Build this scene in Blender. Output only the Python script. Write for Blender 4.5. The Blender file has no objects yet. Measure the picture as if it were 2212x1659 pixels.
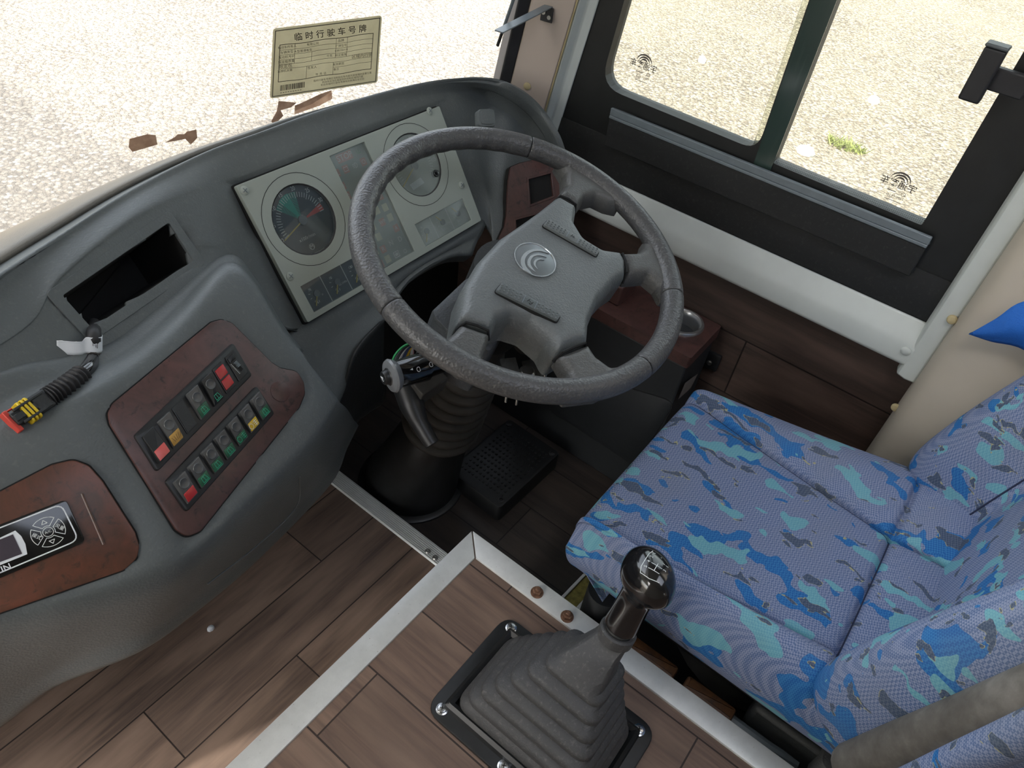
import bpy, bmesh, math, random
import numpy as np
from mathutils import Vector, Matrix
random.seed(7); rng = np.random.default_rng(7)
SC = bpy.context.scene
COL = SC.collection
A3 = lambda *a: np.array(a, float)

# ------------------------------------------------------------------ camera
WM = np.array([[0.60934, -0.78591, 0.10511], [-0.50301, -0.48561, -0.71496], [0.61294, 0.38278, -0.69122]])
CAMP = A3(0, 0, 1.36); FPX = 1566.22
cd = bpy.data.cameras.new('camera'); cam = bpy.data.objects.new('camera', cd); COL.objects.link(cam)
cd.sensor_fit = 'HORIZONTAL'; cd.sensor_width = 36.0; cd.lens = FPX / 2212 * 36.0; cd.clip_start = 0.02; cd.clip_end = 200
cam.matrix_world = Matrix(((WM[0][0], -WM[1][0], -WM[2][0], 0), (WM[0][1], -WM[1][1], -WM[2][1], 0),
                           (WM[0][2], -WM[1][2], -WM[2][2], CAMP[2]), (0, 0, 0, 1)))
SC.camera = cam

# ------------------------------------------------------------------ light and exposure
SC.view_settings.view_transform = 'Standard'; SC.view_settings.look = 'None'
SC.view_settings.gamma = 1.0; SC.view_settings.use_curve_mapping = False
SC.view_settings.exposure = 1.55
wd = bpy.data.worlds.new('sky'); SC.world = wd; wd.use_nodes = True
nt = wd.node_tree; nt.nodes.clear()
wo = nt.nodes.new('ShaderNodeOutputWorld'); wb = nt.nodes.new('ShaderNodeBackground')
sk = nt.nodes.new('ShaderNodeTexSky'); sk.sky_type = 'NISHITA'; sk.sun_disc = False
sk.sun_elevation = math.radians(52); sk.sun_rotation = math.radians(-80); sk.air_density = 1.3; sk.dust_density = 4.0; sk.ozone_density = 1.0
hs = nt.nodes.new('ShaderNodeHueSaturation'); hs.inputs['Saturation'].default_value = 0.45
nt.links.new(sk.outputs[0], hs.inputs['Color']); nt.links.new(hs.outputs[0], wb.inputs[0]); wb.inputs[1].default_value = 0.31
nt.links.new(wb.outputs[0], wo.inputs[0])
sd = bpy.data.lights.new('sun', 'SUN'); so = bpy.data.objects.new('sun', sd); COL.objects.link(so)
sd.energy = 1.7; sd.angle = 0.009; sd.color = (1.0, 0.94, 0.84)
so.rotation_euler = Vector((-0.62, 0.05, 0.78)).to_track_quat('Z', 'Y').to_euler()

# ------------------------------------------------------------------ pixel rays (photo frame 2212x1659) to points of a known plane
def ray(x, y): return (A3(x - 1106, y - 829.5, FPX) / FPX) @ WM
def at_z(x, y, z): r = ray(x, y); return CAMP + r * (z - CAMP[2]) / r[2]
def at_x(x, y, X): r = ray(x, y); return CAMP + r * X / r[0]
def at_y(x, y, Y): r = ray(x, y); return CAMP + r * Y / r[1]
def unit(v): v = np.asarray(v, float); return v / np.linalg.norm(v)
class Frame:
    def __init__(s, o, u, v):
        s.o = np.asarray(o, float); s.u = unit(u); s.n = unit(np.cross(s.u, v)); s.v = np.cross(s.n, s.u)
    def p(s, a, b, c=0.0): return s.o + s.u * a + s.v * b + s.n * c
    def at(s, x, y, c=0.0):
        d = ray(x, y); o = s.o + s.n * c; return CAMP + d * (((o - CAMP) @ s.n) / (d @ s.n))
    def uv(s, x, y, c=0.0): q = s.at(x, y, c) - s.o; return (q @ s.u, q @ s.v)
    def off(s, c): return Frame(s.o + s.n * c, s.u, s.v)
    def local(s, a, b, ang=0.0, c=0.0):
        ca, sa = math.cos(ang), math.sin(ang); return Frame(s.p(a, b, c), s.u * ca + s.v * sa, -s.u * sa + s.v * ca)

# ------------------------------------------------------------------ mesh builder
class MB:
    def __init__(s): s.v = []; s.f = []; s.m = []
    def add(s, vs, fs, m=0):
        o = len(s.v); s.v += [tuple(map(float, p)) for p in vs]
        for f in fs: s.f.append(tuple(i + o for i in f)); s.m.append(m)
        return s
    def grid(s, P, m=0, cu=False, cv=False):
        P = np.asarray(P); a, b = P.shape[:2]; fs = []
        for i in range(a if cu else a - 1):
            for j in range(b if cv else b - 1):
                fs.append((i * b + j, i * b + (j + 1) % b, ((i + 1) % a) * b + (j + 1) % b, ((i + 1) % a) * b + j))
        return s.add(P.reshape(-1, 3), fs, m)
    def rings(s, R, m=0, cap0=True, cap1=True):
        R = [np.asarray(r) for r in R]; b = len(R[0]); s.grid(np.array(R), m, cv=True)
        o = len(s.v) - len(R) * b
        if cap0: s.f.append(tuple(o + j for j in range(b))[::-1]); s.m.append(m)
        if cap1: s.f.append(tuple(o + (len(R) - 1) * b + j for j in range(b))); s.m.append(m)
        return s
    def box(s, F, a0, a1, b0, b1, c0, c1, m=0):
        P = [F.p(a, b, c) for c in (c0, c1) for b in (b0, b1) for a in (a0, a1)]
        return s.add(P, [(0, 2, 3, 1), (4, 5, 7, 6), (0, 1, 5, 4), (2, 6, 7, 3), (0, 4, 6, 2), (1, 3, 7, 5)], m)
    def lathe(s, F, prof, n=32, m=0, cap0=True, cap1=True, ab=(0, 0)):
        R = [[F.p(ab[0] + r * math.cos(t), ab[1] + r * math.sin(t), c) for t in np.linspace(0, 2 * math.pi, n, endpoint=False)] for r, c in prof]
        return s.rings(R, m, cap0, cap1)
    def tube(s, path, r, n=10, m=0):
        P = np.asarray(path, float); k = len(P); rr = np.broadcast_to(np.asarray(r, float), (k,)); R = []
        T = np.gradient(P, axis=0); ref = None
        for i in range(k):
            t = unit(T[i])
            if ref is None: ref = unit(np.cross(t, A3(0.3, 0.2, 1)) if abs(t[2]) < .9 else np.cross(t, A3(1, 0, 0)))
            ref = unit(ref - t * (ref @ t)); q = np.cross(t, ref)
            R.append([P[i] + rr[i] * (ref * math.cos(a) + q * math.sin(a)) for a in np.linspace(0, 2 * math.pi, n, endpoint=False)])
        return s.rings(R, m)
    def plate(s, F, poly, c0, c1, m=0, ch=0.0, holes=(), mtop=None):
        """prism of a 2D outline from height c0 to c1, optional chamfer, optional holes"""
        poly = ccw(poly)
        if not holes:
            R = [[F.p(a, b, c0) for a, b in poly]]
            if ch > 0:
                for k in (0, .5, 1): 
                    t = k * math.pi / 2; q = inset(poly, ch * (1 - math.cos(t))); R.append([F.p(a, b, c1 - ch + ch * math.sin(t)) for a, b in q])
            else: R.append([F.p(a, b, c1) for a, b in poly])
            if mtop is None: return s.rings(R, m)
            s.rings(R, m, True, False); return s.add(R[-1], [tuple(range(len(poly)))], mtop)
        bm = bmesh.new(); hs = [ccw(h)[::-1] for h in holes]; es = []
        for L in [poly] + hs:
            vs = [bm.verts.new((a, b, 0)) for a, b in L]
            es += [bm.edges.new((vs[i], vs[(i + 1) % len(vs)])) for i in range(len(vs))]
        bmesh.ops.triangle_fill(bm, edges=es, use_beauty=True, use_dissolve=False)
        bm.verts.index_update(); vv = [tuple(v.co[:2]) for v in bm.verts]
        fs = []
        for f in bm.faces:
            ii = [v.index for v in f.verts]
            if f.normal.z < 0: ii = ii[::-1]
            fs.append(tuple(ii))
        bm.free()
        s.add([F.p(a, b, c1) for a, b in vv], fs, m); s.add([F.p(a, b, c0) for a, b in vv], [f[::-1] for f in fs], m)
        for L in [poly] + hs:
            s.grid(np.array([[F.p(a, b, c0) for a, b in L], [F.p(a, b, c1) for a, b in L]]), m, cv=True)
        return s
    def line(s, F, pts, w, c, m=0, closed=False):
        """flat painted stroke lying c above a frame"""
        P = [np.asarray(p, float) for p in pts]; k = len(P)
        for i in range(k if closed else k - 1):
            a, b = P[i], P[(i + 1) % k]; d = b - a; L = np.linalg.norm(d)
            if L < 1e-9: continue
            d /= L; q = A3(-d[1], d[0]) * w / 2; e = d * w * .3
            s.add([F.p(*(p), c) for p in (a - e - q, b + e - q, b + e + q, a - e + q)], [(0, 1, 2, 3)], m)
        return s
    def poly(s, F, pts, c, m=0): pts = ccw(pts); return s.add([F.p(a, b, c) for a, b in pts], [tuple(range(len(pts)))], m)
    def pillow(s, F, poly, top, c0, step=.004, m=0, offs=(.0012, .003, .0055, .0085, .012)):
        """cushion-like solid: outline lifted by top(distance to edge, a, b), walls down to c0"""
        from mathutils.geometry import delaunay_2d_cdt
        poly = ccw(poly); P = np.array(poly); L = []
        for i in range(len(P)):
            a, b = P[i], P[(i + 1) % len(P)]; k = max(1, int(np.linalg.norm(b - a) / step)); L += [tuple(a + (b - a) * j / k) for j in range(k) if np.linalg.norm(b - a) > 1e-5]
        P = np.array(L); Q = np.roll(P, -1, 0)
        def dist(x): 
            d = Q - P; t = np.clip(((x - P) * d).sum(1) / np.maximum((d * d).sum(1), 1e-12), 0, 1); return np.sqrt((((P + d * t[:, None]) - x) ** 2).sum(1).min())
        pts = [tuple(p) for p in P]; D = [0.0] * len(P)
        nrm = np.roll(P, -1, 0) - np.roll(P, 1, 0); nrm = np.stack([-nrm[:, 1], nrm[:, 0]], 1); nrm /= np.linalg.norm(nrm, axis=1)[:, None] + 1e-12
        for o in offs:
            for x in P + nrm * o:
                d = dist(x)
                if d > o * .93 and inpoly(x, L): pts.append(tuple(x)); D.append(d)
        lo, hi = P.min(0), P.max(0)
        for x in np.arange(lo[0], hi[0], step):
            for y in np.arange(lo[1], hi[1], step):
                if inpoly((x, y), L):
                    d = dist(A3(x, y))
                    if d > offs[-1] + step * .5: pts.append((x, y)); D.append(d)
        n = len(P); V, _, Fc, _, _, _ = delaunay_2d_cdt([Vector(p) for p in pts], [(i, (i + 1) % n) for i in range(n)], [], 1, 1e-7)
        VV = [F.p(v[0], v[1], top(dist(A3(v[0], v[1])), v[0], v[1])) for v in V]
        s.add(VV, [tuple(f) for f in Fc], m)
        lo_ = [F.p(a, b, c0) for a, b in inset(L, 0)]; s.grid(np.array([[F.p(a, b, top(0, a, b)) for a, b in L], lo_]), m, cv=True); s.add(lo_, [tuple(range(n))[::-1]], m)
        return s
    def text(s, F, t, a, b, size, c, m=0, ang=0.0, align='CENTER', sx=1.0, w=0.0):
        vs, fs = text_mesh(t, align, w); L = F.local(a, b, ang, c)
        return s.add([L.p(x * size * sx, y * size) for x, y in vs], fs, m)
    def build(s, name, mats, parent=None, smooth=True, bevel=0.0, seg=2, ang=35, solid=0.0, sub=0, cam_face=False, **tags):
        me = bpy.data.meshes.new(name); o = bpy.data.objects.new(name, me); COL.objects.link(o)
        base = A3(0, 0, 0)
        if parent is not None: base = A3(*WPOS[parent.name]); o.parent = parent
        WPOS[o.name] = tuple(base)
        V = np.array(s.v) - base
        me.from_pydata([tuple(p) for p in V], [], s.f); me.update()
        if not isinstance(mats, (list, tuple)): mats = [mats]
        for mm in mats: me.materials.append(mm)
        me.polygons.foreach_set('material_index', s.m)
        bm = bmesh.new(); bm.from_mesh(me)
        bmesh.ops.remove_doubles(bm, verts=bm.verts, dist=1e-6)
        bmesh.ops.recalc_face_normals(bm, faces=bm.faces) if tags.pop('fix', True) else None
        bm.to_mesh(me); bm.free()
        if cam_face:
            me.update(); s_ = sum(p.area * (p.normal @ (Vector(CAMP) - Vector(base) - p.center).normalized()) for p in me.polygons)
            if s_ < 0: me.flip_normals()
        if smooth:
            me.polygons.foreach_set('use_smooth', [True] * len(me.polygons))
            try: me.set_sharp_from_angle(angle=math.radians(ang))
            except Exception: pass
        if solid: md = o.modifiers.new('solid', 'SOLIDIFY'); md.thickness = solid; md.offset = -1
        if sub: md = o.modifiers.new('sub', 'SUBSURF'); md.levels = sub; md.render_levels = sub
        if bevel: md = o.modifiers.new('bevel', 'BEVEL'); md.width = bevel; md.segments = seg; md.limit_method = 'ANGLE'; md.angle_limit = math.radians(30); md.harden_normals = False
        for k, x in tags.items(): o[k] = x
        return o
WPOS = {}
def thing(name, loc, label, cat, group=None):
    o = bpy.data.objects.new(name, None); COL.objects.link(o); o.location = tuple(map(float, loc)); o.empty_display_size = .05
    WPOS[o.name] = tuple(map(float, loc)); o['label'] = label; o['category'] = cat
    if group: o['group'] = group
    return o
def ccw(p):
    p = [tuple(map(float, q)) for q in p]; a = sum(p[i][0] * p[(i + 1) % len(p)][1] - p[(i + 1) % len(p)][0] * p[i][1] for i in range(len(p)))
    return p if a > 0 else p[::-1]
def inset(p, d):
    n = len(p); out = []
    for i in range(n):
        a, b, c = np.array(p[i - 1]), np.array(p[i]), np.array(p[(i + 1) % n]); e1, e2 = b - a, c - b
        l1, l2 = np.linalg.norm(e1), np.linalg.norm(e2)
        if l1 < 1e-9 or l2 < 1e-9: out.append(tuple(b)); continue
        n1, n2 = A3(-e1[1], e1[0]) / l1, A3(-e2[1], e2[0]) / l2; k = n1 + n2; kk = k @ k
        out.append(tuple(b + (k / max(kk, .6) * 2 * d if kk > 1e-6 else n1 * d)))
    return out
def rpoly(pts, r, seg=5):
    pts = ccw(pts); n = len(pts); out = []; rr = r if isinstance(r, (list, tuple)) else [r] * n
    for i in range(n):
        a, b, c = np.array(pts[i - 1]), np.array(pts[i]), np.array(pts[(i + 1) % n]); d1, d2 = unit(a - b), unit(c - b)
        ang = math.acos(max(-1, min(1, d1 @ d2))); t = min(rr[i] / math.tan(ang / 2), .45 * np.linalg.norm(a - b), .45 * np.linalg.norm(c - b)); 
        for k in range(seg + 1):
            w = k / seg; out.append(tuple((1 - w) ** 2 * (b + d1 * t) + 2 * w * (1 - w) * b + w * w * (b + d2 * t)))
    return out
def rect(a0, a1, b0, b1, r=0.0, seg=5):
    p = [(a0, b0), (a1, b0), (a1, b1), (a0, b1)]; return rpoly(p, r, seg) if r else p
def circ(a, b, r, n=32, t0=0.0, t1=2 * math.pi, end=False): return [(a + r * math.cos(t), b + r * math.sin(t)) for t in np.linspace(t0, t1, n, endpoint=end)]
def catmull(P, k, closed=False):
    P = np.asarray(P, float); n = len(P); out = []
    for i in range(n if closed else n - 1):
        if closed: p0, p1, p2, p3 = P[i - 1], P[i], P[(i + 1) % n], P[(i + 2) % n]
        else:
            p1, p2 = P[i], P[i + 1]; p0 = P[i - 1] if i else 2 * p1 - p2; p3 = P[i + 2] if i + 2 < n else 2 * p2 - p1
        for j in range(k):
            t = j / k; out.append(.5 * (2 * p1 + (p2 - p0) * t + (2 * p0 - 5 * p1 + 4 * p2 - p3) * t * t + (3 * p1 - p0 - 3 * p2 + p3) * t ** 3))
    if not closed: out.append(P[-1])
    return np.array(out)
def surf(P, ku, kv):
    """Catmull-Rom surface through a grid of points"""
    P = np.asarray(P, float); Q = np.array([catmull(r, kv) for r in P]); return np.array([catmull(Q[:, j], ku) for j in range(Q.shape[1])]).transpose(1, 0, 2)
def inpoly(p, poly):
    c = False
    for i in range(len(poly)):
        (x1, y1), (x2, y2) = poly[i - 1], poly[i]
        if (y1 > p[1]) != (y2 > p[1]) and p[0] < (x2 - x1) * (p[1] - y1) / (y2 - y1) + x1: c = not c
    return c
_tm = {}
def text_mesh(t, align='CENTER', w=0.0):
    key = (t, align, w)
    if key not in _tm:
        cu = bpy.data.curves.new('t', 'FONT'); cu.body = t; cu.size = 1.0; cu.align_x = align; cu.align_y = 'CENTER'; cu.offset = w; cu.resolution_u = 3
        o = bpy.data.objects.new('t', cu); COL.objects.link(o); dg = bpy.context.evaluated_depsgraph_get(); me = o.evaluated_get(dg).to_mesh()
        _tm[key] = ([(v.co.x, v.co.y) for v in me.vertices], [tuple(p.vertices) for p in me.polygons])
        o.evaluated_get(dg).to_mesh_clear(); bpy.data.objects.remove(o); bpy.data.curves.remove(cu)
    return _tm[key]

# ------------------------------------------------------------------ materials (procedural)
class N:
    def __init__(s, name):
        s.m = bpy.data.materials.new(name); s.m.use_nodes = True; s.t = s.m.node_tree; s.t.nodes.clear()
        s.out = s.new('ShaderNodeOutputMaterial'); s.b = s.new('ShaderNodeBsdfPrincipled'); s.t.links.new(s.b.outputs[0], s.out.inputs[0])
        s.tc = s.new('ShaderNodeTexCoord').outputs['Object']
    def new(s, k, **kw):
        n = s.t.nodes.new(k)
        for a, b in kw.items(): setattr(n, a, b)
        return n
    def lk(s, a, b):
        if hasattr(a, 'is_output'): s.t.links.new(a, b)
        else: b.default_value = a
    def map(s, sc=(1, 1, 1), rot=(0, 0, 0), loc=(0, 0, 0), src=None):
        n = s.new('ShaderNodeMapping'); s.lk(src or s.tc, n.inputs[0]); n.inputs['Scale'].default_value = sc; n.inputs['Rotation'].default_value = rot; n.inputs['Location'].default_value = loc; return n.outputs[0]
    def noise(s, scale, detail=3, rough=.5, src=None, dist=0.0):
        n = s.new('ShaderNodeTexNoise'); s.lk(src or s.tc, n.inputs['Vector']); n.inputs['Scale'].default_value = scale; n.inputs['Detail'].default_value = detail; n.inputs['Roughness'].default_value = rough; n.inputs['Distortion'].default_value = dist; return n.outputs['Fac']
    def vor(s, scale, feat='F1', out='Distance', src=None, rand=1.0):
        n = s.new('ShaderNodeTexVoronoi', feature=feat); s.lk(src or s.tc, n.inputs['Vector']); n.inputs['Scale'].default_value = scale; n.inputs['Randomness'].default_value = rand; return n.outputs[out]
    def ramp(s, f, stops, interp='LINEAR'):
        n = s.new('ShaderNodeValToRGB'); s.lk(f, n.inputs[0]); r = n.color_ramp; r.interpolation = interp
        while len(r.elements) < len(stops): r.elements.new(.5)
        for e, (p, c) in zip(r.elements, stops): e.position = p; e.color = (*c, 1) if hasattr(c, '__len__') else (c, c, c, 1)
        return n.outputs[0]
    def mix(s, f, a, b, mode='MIX'):
        n = s.new('ShaderNodeMix', data_type='RGBA', blend_type=mode); s.lk(f, n.inputs[0])
        for x, i in ((a, 6), (b, 7)): s.lk(x if hasattr(x, 'is_output') else (*x, 1), n.inputs[i])
        return n.outputs[2]
    def math(s, op, a, b=0.0, c=0.0):
        n = s.new('ShaderNodeMath', operation=op); s.lk(a, n.inputs[0]); s.lk(b, n.inputs[1]); s.lk(c, n.inputs[2]); return n.outputs[0]
    def bump(s, h, strength=.3, dist=.001):
        n = s.new('ShaderNodeBump'); n.inputs['Strength'].default_value = strength; n.inputs['Distance'].default_value = dist; s.lk(h, n.inputs['Height']); s.t.links.new(n.outputs[0], s.b.inputs['Normal'])
    def set(s, col=None, rough=None, metal=None, spec=None, coat=None):
        if col is not None: s.lk(col if hasattr(col, 'is_output') else (*col, 1), s.b.inputs['Base Color'])
        if rough is not None: s.lk(rough, s.b.inputs['Roughness'])
        if metal is not None: s.b.inputs['Metallic'].default_value = metal
        if spec is not None: s.b.inputs['Specular IOR Level'].default_value = spec
        if coat is not None: s.b.inputs['Coat Weight'].default_value = coat; s.b.inputs['Coat Roughness'].default_value = .12
        return s.m
def plain(name, col, rough=.5, metal=0.0, var=.12, scale=40, bump=0.0, bscale=900, spec=.5, coat=None):
    n = N(name); f = n.noise(scale, 4, .6); lo = tuple(c * (1 - var) for c in col); hi = tuple(min(1, c * (1 + var)) for c in col)
    c = n.ramp(f, [(.3, lo), (.7, hi)])
    if bump: n.bump(n.noise(bscale, 3, .6), bump, .0006)
    return n.set(c, rough, metal, spec, coat)
def leather(name, col, rough=.5, cell=420, strength=.35, dust=.10, spec=.5):
    n = N(name); d = n.vor(cell, 'SMOOTH_F1'); f = n.noise(7, 5, .6); g = n.noise(160, 3, .7)
    c = n.mix(n.ramp(f, [(.35, 0.0), (.75, 1.0)]), tuple(x * .88 for x in col), tuple(x * 1.12 for x in col))
    c = n.mix(n.math('MULTIPLY', n.ramp(g, [(.55, 0.0), (.8, 1.0)]), dust), c, (.42, .40, .36))
    n.bump(n.math('ADD', d, n.math('MULTIPLY', n.noise(cell * .5, 2), .6)), strength, .0012)
    return n.set(c, rough, 0.0, spec)
M = {}
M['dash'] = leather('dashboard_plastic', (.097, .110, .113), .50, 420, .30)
n = N('sunlit_dusty_dashboard'); sp = n.new('ShaderNodeSeparateXYZ'); n.lk(n.new('ShaderNodeNewGeometry').outputs['Position'], sp.inputs[0])
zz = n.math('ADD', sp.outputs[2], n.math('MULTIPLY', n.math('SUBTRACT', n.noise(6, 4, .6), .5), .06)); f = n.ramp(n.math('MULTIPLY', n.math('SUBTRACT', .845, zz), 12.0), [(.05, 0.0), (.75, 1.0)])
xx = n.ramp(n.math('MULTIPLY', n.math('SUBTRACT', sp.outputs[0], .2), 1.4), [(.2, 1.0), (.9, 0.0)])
c = n.mix(n.math('MULTIPLY', f, xx), (.097, .110, .113), (.38, .31, .23)); n.bump(n.vor(420, 'SMOOTH_F1'), .3, .0012); M['dusty'] = n.set(c, .55, 0, .4)  # tan strip by the windscreen: settled dust plus sunlight put into the colour
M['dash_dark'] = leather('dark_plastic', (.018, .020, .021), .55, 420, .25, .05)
M['black'] = plain('black_plastic', (.012, .013, .014), .42, var=.3, bump=.05)
M['black_gloss'] = plain('gloss_black', (.008, .008, .009), .12, var=.3, coat=.5)
M['hole'] = plain('dark_cavity', (.008, .008, .008), .9)
M['rubber'] = leather('boot_rubber', (.060, .060, .062), .60, 600, .35, .22)
M['bellows'] = plain('dusty_bellows', (.045, .042, .038), .65, var=.35, scale=18, bump=.1)
M['rim'] = leather('rim_leather', (.074, .074, .076), .38, 330, .65, .25)
M['pad'] = leather('pad_leather', (.130, .142, .143), .45, 420, .5, .08)
M['spoke'] = leather('spoke_leather', (.088, .088, .085), .44, 420, .45, .12)
M['grey'] = plain('cluster_grey', (.345, .385, .345), .45, var=.05, scale=9, bump=.05)
M['white'] = plain('white_print', (.75, .77, .76), .5, var=.03)
M['print'] = plain('pale_print', (.72, .76, .75), .5, var=.05)
M['yellow'] = plain('needle_yellow', (.70, .56, .14), .45, var=.05)
M['green'] = plain('green_print', (.05, .42, .32), .5, var=.06)
M['red'] = plain('red_lens', (.46, .025, .028), .3, var=.15)
M['salmon'] = plain('salmon_lens', (.60, .10, .09), .3, var=.1)
M['amber'] = plain('amber_lens', (.46, .26, .05), .3, var=.2, scale=120)
M['amber2'] = plain('yellow_lens', (.62, .42, .02), .3, var=.1)
M['dgreen'] = plain('green_lens', (.012, .085, .040), .35, var=.4, scale=90)
M['gline'] = plain('green_symbol', (.03, .42, .24), .4)
M['dial'] = plain('dial_face', (.060, .085, .098), .45, var=.12, scale=25)
M['dial_glare'] = plain('dial_face_glare', (.46, .50, .46), .4, var=.06, scale=25)  # pale because reflected glare is put into the dial colour
M['tell'] = plain('telltale_board', (.27, .33, .31), .4, var=.12, scale=30)
M['tellr'] = plain('telltale_red', (.52, .22, .19), .4, var=.1)
M['tely'] = plain('telltale_blank', (.66, .66, .46), .4, var=.08)
M['chrome'] = plain('bright_metal', (.62, .63, .64), .22, 1.0, var=.06)
M['steel'] = plain('screw_steel', (.52, .52, .50), .35, 1.0, var=.12, scale=200)
M['rust'] = plain('rusty_bolt', (.25, .14, .09), .6, .6, var=.4, scale=150)
M['silver'] = plain('silver_ring', (.60, .61, .62), .3, .9, var=.05)
M['beige'] = plain('beige_trim', (.50, .45, .375), .5, var=.05, scale=6, bump=.06)
M['pinkb'] = plain('pillar_trim', (.50, .42, .36), .55, var=.05, scale=6, bump=.08)
M['cream'] = plain('cream_edge', (.50, .42, .24), .6, var=.1)
M['whitet'] = plain('white_trim', (.56, .60, .58), .42, var=.05, scale=10, bump=.04)
M['felt'] = leather('black_panel', (.0135, .0145, .0150), .62, 900, .25, .06)
M['frit'] = plain('black_frame', (.010, .011, .011), .5, var=.25, scale=30)
M['slate'] = plain('grey_channel', (.16, .19, .21), .4, var=.1)
M['gasket'] = plain('black_gasket', (.022, .022, .024), .55, var=.2)
M['paper'] = None
M['blue'] = leather('blue_cloth', (.012, .13, .52), .75, 700, .4, .03)
M['greycloth'] = None
M['brownlever'] = None
M['tape'] = plain('old_tape', (.34, .26, .20), .7, var=.35, scale=60)
M['yellowwire'] = plain('yellow_seal', (.70, .50, .02), .4, var=.05)
M['redplug'] = plain('red_plug', (.62, .06, .04), .4, var=.08)
M['label'] = plain('white_label', (.70, .74, .78), .5, var=.05, scale=30)
M['wgreen'] = plain('green_wire', (.02, .25, .07), .4); M['wwhite'] = plain('white_wire', (.55, .52, .48), .4); M['wpink'] = plain('pink_wire', (.5, .2, .2), .4)
M['wblue'] = plain('blue_wire', (.04, .06, .14), .4); M['wyel'] = plain('yellow_wire', (.55, .32, .02), .4)
M['olive'] = plain('greased_rail', (.26, .22, .045), .5, var=.4, scale=120)

def burl(name, c0, c1, c2):
    n = N(name); f = n.noise(22, 6, .65, dist=1.2); g = n.noise(70, 4, .7, dist=.6)
    c = n.mix(n.ramp(f, [(.35, 0.0), (.65, 1.0)]), c0, c1); c = n.mix(n.ramp(g, [(.56, 0.0), (.70, 1.0)]), c, c2)
    return n.set(c, .38, 0, .5)
M['burl'] = burl('burl_plastic', (.060, .032, .029), (.105, .048, .042), (.028, .018, .018))
M['burl2'] = burl('burl_warm', (.070, .034, .022), (.135, .048, .030), (.040, .026, .020))
def wood(name, axis, pw, pl, base, dark, light, rough=.45):
    """printed vinyl planks running along axis 0 (x) or 1 (y); planks pw wide and pl long"""
    n = N(name); sp = n.new('ShaderNodeSeparateXYZ'); n.lk(n.tc, sp.inputs[0]); X, Y, Z = sp.outputs
    along, across = (X, Y) if axis == 0 else ((Y, X) if axis == 1 else (Y, Z))
    r = n.math('DIVIDE', across, pw); row = n.math('FLOOR', r); fr = n.math('FRACT', r)
    al = n.math('ADD', along, n.math('MULTIPLY', row, pl * .37)); a = n.math('DIVIDE', al, pl); colm = n.math('FLOOR', a); fa = n.math('FRACT', a)
    wn = n.new('ShaderNodeTexWhiteNoise', noise_dimensions='2D'); cx = n.new('ShaderNodeCombineXYZ'); n.lk(row, cx.inputs[0]); n.lk(colm, cx.inputs[1]); n.lk(cx.outputs[0], wn.inputs['Vector'])
    sh = wn.outputs['Value']
    cg = n.new('ShaderNodeCombineXYZ'); n.lk(n.math('MULTIPLY', along, 3.0), cg.inputs[0]); n.lk(n.math('MULTIPLY', across, 60.0), cg.inputs[1]); n.lk(n.math('MULTIPLY', sh, 40.0), cg.inputs[2])
    grain = n.noise(1.6, 6, .65, src=cg.outputs[0], dist=.8)
    cb = n.new('ShaderNodeCombineXYZ'); n.lk(n.math('MULTIPLY', along, 5.0), cb.inputs[0]); n.lk(n.math('MULTIPLY', across, 24.0), cb.inputs[1]); n.lk(n.math('MULTIPLY', sh, 17.0), cb.inputs[2])
    blot = n.noise(1.0, 3, .5, src=cb.outputs[0])
    c = n.mix(n.ramp(grain, [(.30, 0.0), (.72, 1.0)]), dark, base); c = n.mix(n.ramp(blot, [(.42, 0.0), (.72, 1.0)]), c, light)
    c = n.mix(n.math('MULTIPLY', sh, .55), c, dark)
    e = n.math('MINIMUM', n.math('MINIMUM', fr, n.math('SUBTRACT', 1.0, fr)), n.math('MULTIPLY', n.math('MINIMUM', fa, n.math('SUBTRACT', 1.0, fa)), pl / pw))
    c = n.mix(n.math('LESS_THAN', e, .011), c, tuple(x * .3 for x in dark))
    dst = n.noise(420, 2, .7); c = n.mix(n.math('MULTIPLY', n.ramp(dst, [(.66, 0.0), (.82, 1.0)]), .25), c, (.35, .30, .24))
    n.bump(n.math('ADD', n.math('MULTIPLY', grain, .5), n.math('MULTIPLY', n.math('LESS_THAN', e, .011), -1.0)), .18, .001)
    return n.set(c, rough, 0, .45)
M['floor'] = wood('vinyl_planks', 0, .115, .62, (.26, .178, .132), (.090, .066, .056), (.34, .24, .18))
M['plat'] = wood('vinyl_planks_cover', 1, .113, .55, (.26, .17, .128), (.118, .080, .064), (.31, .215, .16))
M['floor_shaded'] = wood('vinyl_planks_shaded', 1, .13, .6, (.058, .046, .040), (.022, .019, .018), (.075, .058, .048))  # same planks, with the shade of the driver's footwell put into the colour
M['wallwood'] = wood('vinyl_wall', 2, .148, .9, (.088, .058, .047), (.032, .023, .020), (.12, .080, .064))
def alu(name, ridges):
    n = N(name); f = n.noise(25, 5, .7); c = n.ramp(f, [(.3, (.68, .70, .69)), (.7, (.80, .82, .81))]); sp = n.noise(300, 3, .6); c = n.mix(n.ramp(sp, [(.68, 0.0), (.75, .5)]), c, (.25, .21, .17))
    n.bump(n.noise(500, 2), .05, .0005); return n.set(c, .38, .35, .5)
M['alu'] = alu('aluminium_trim', False)
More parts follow.
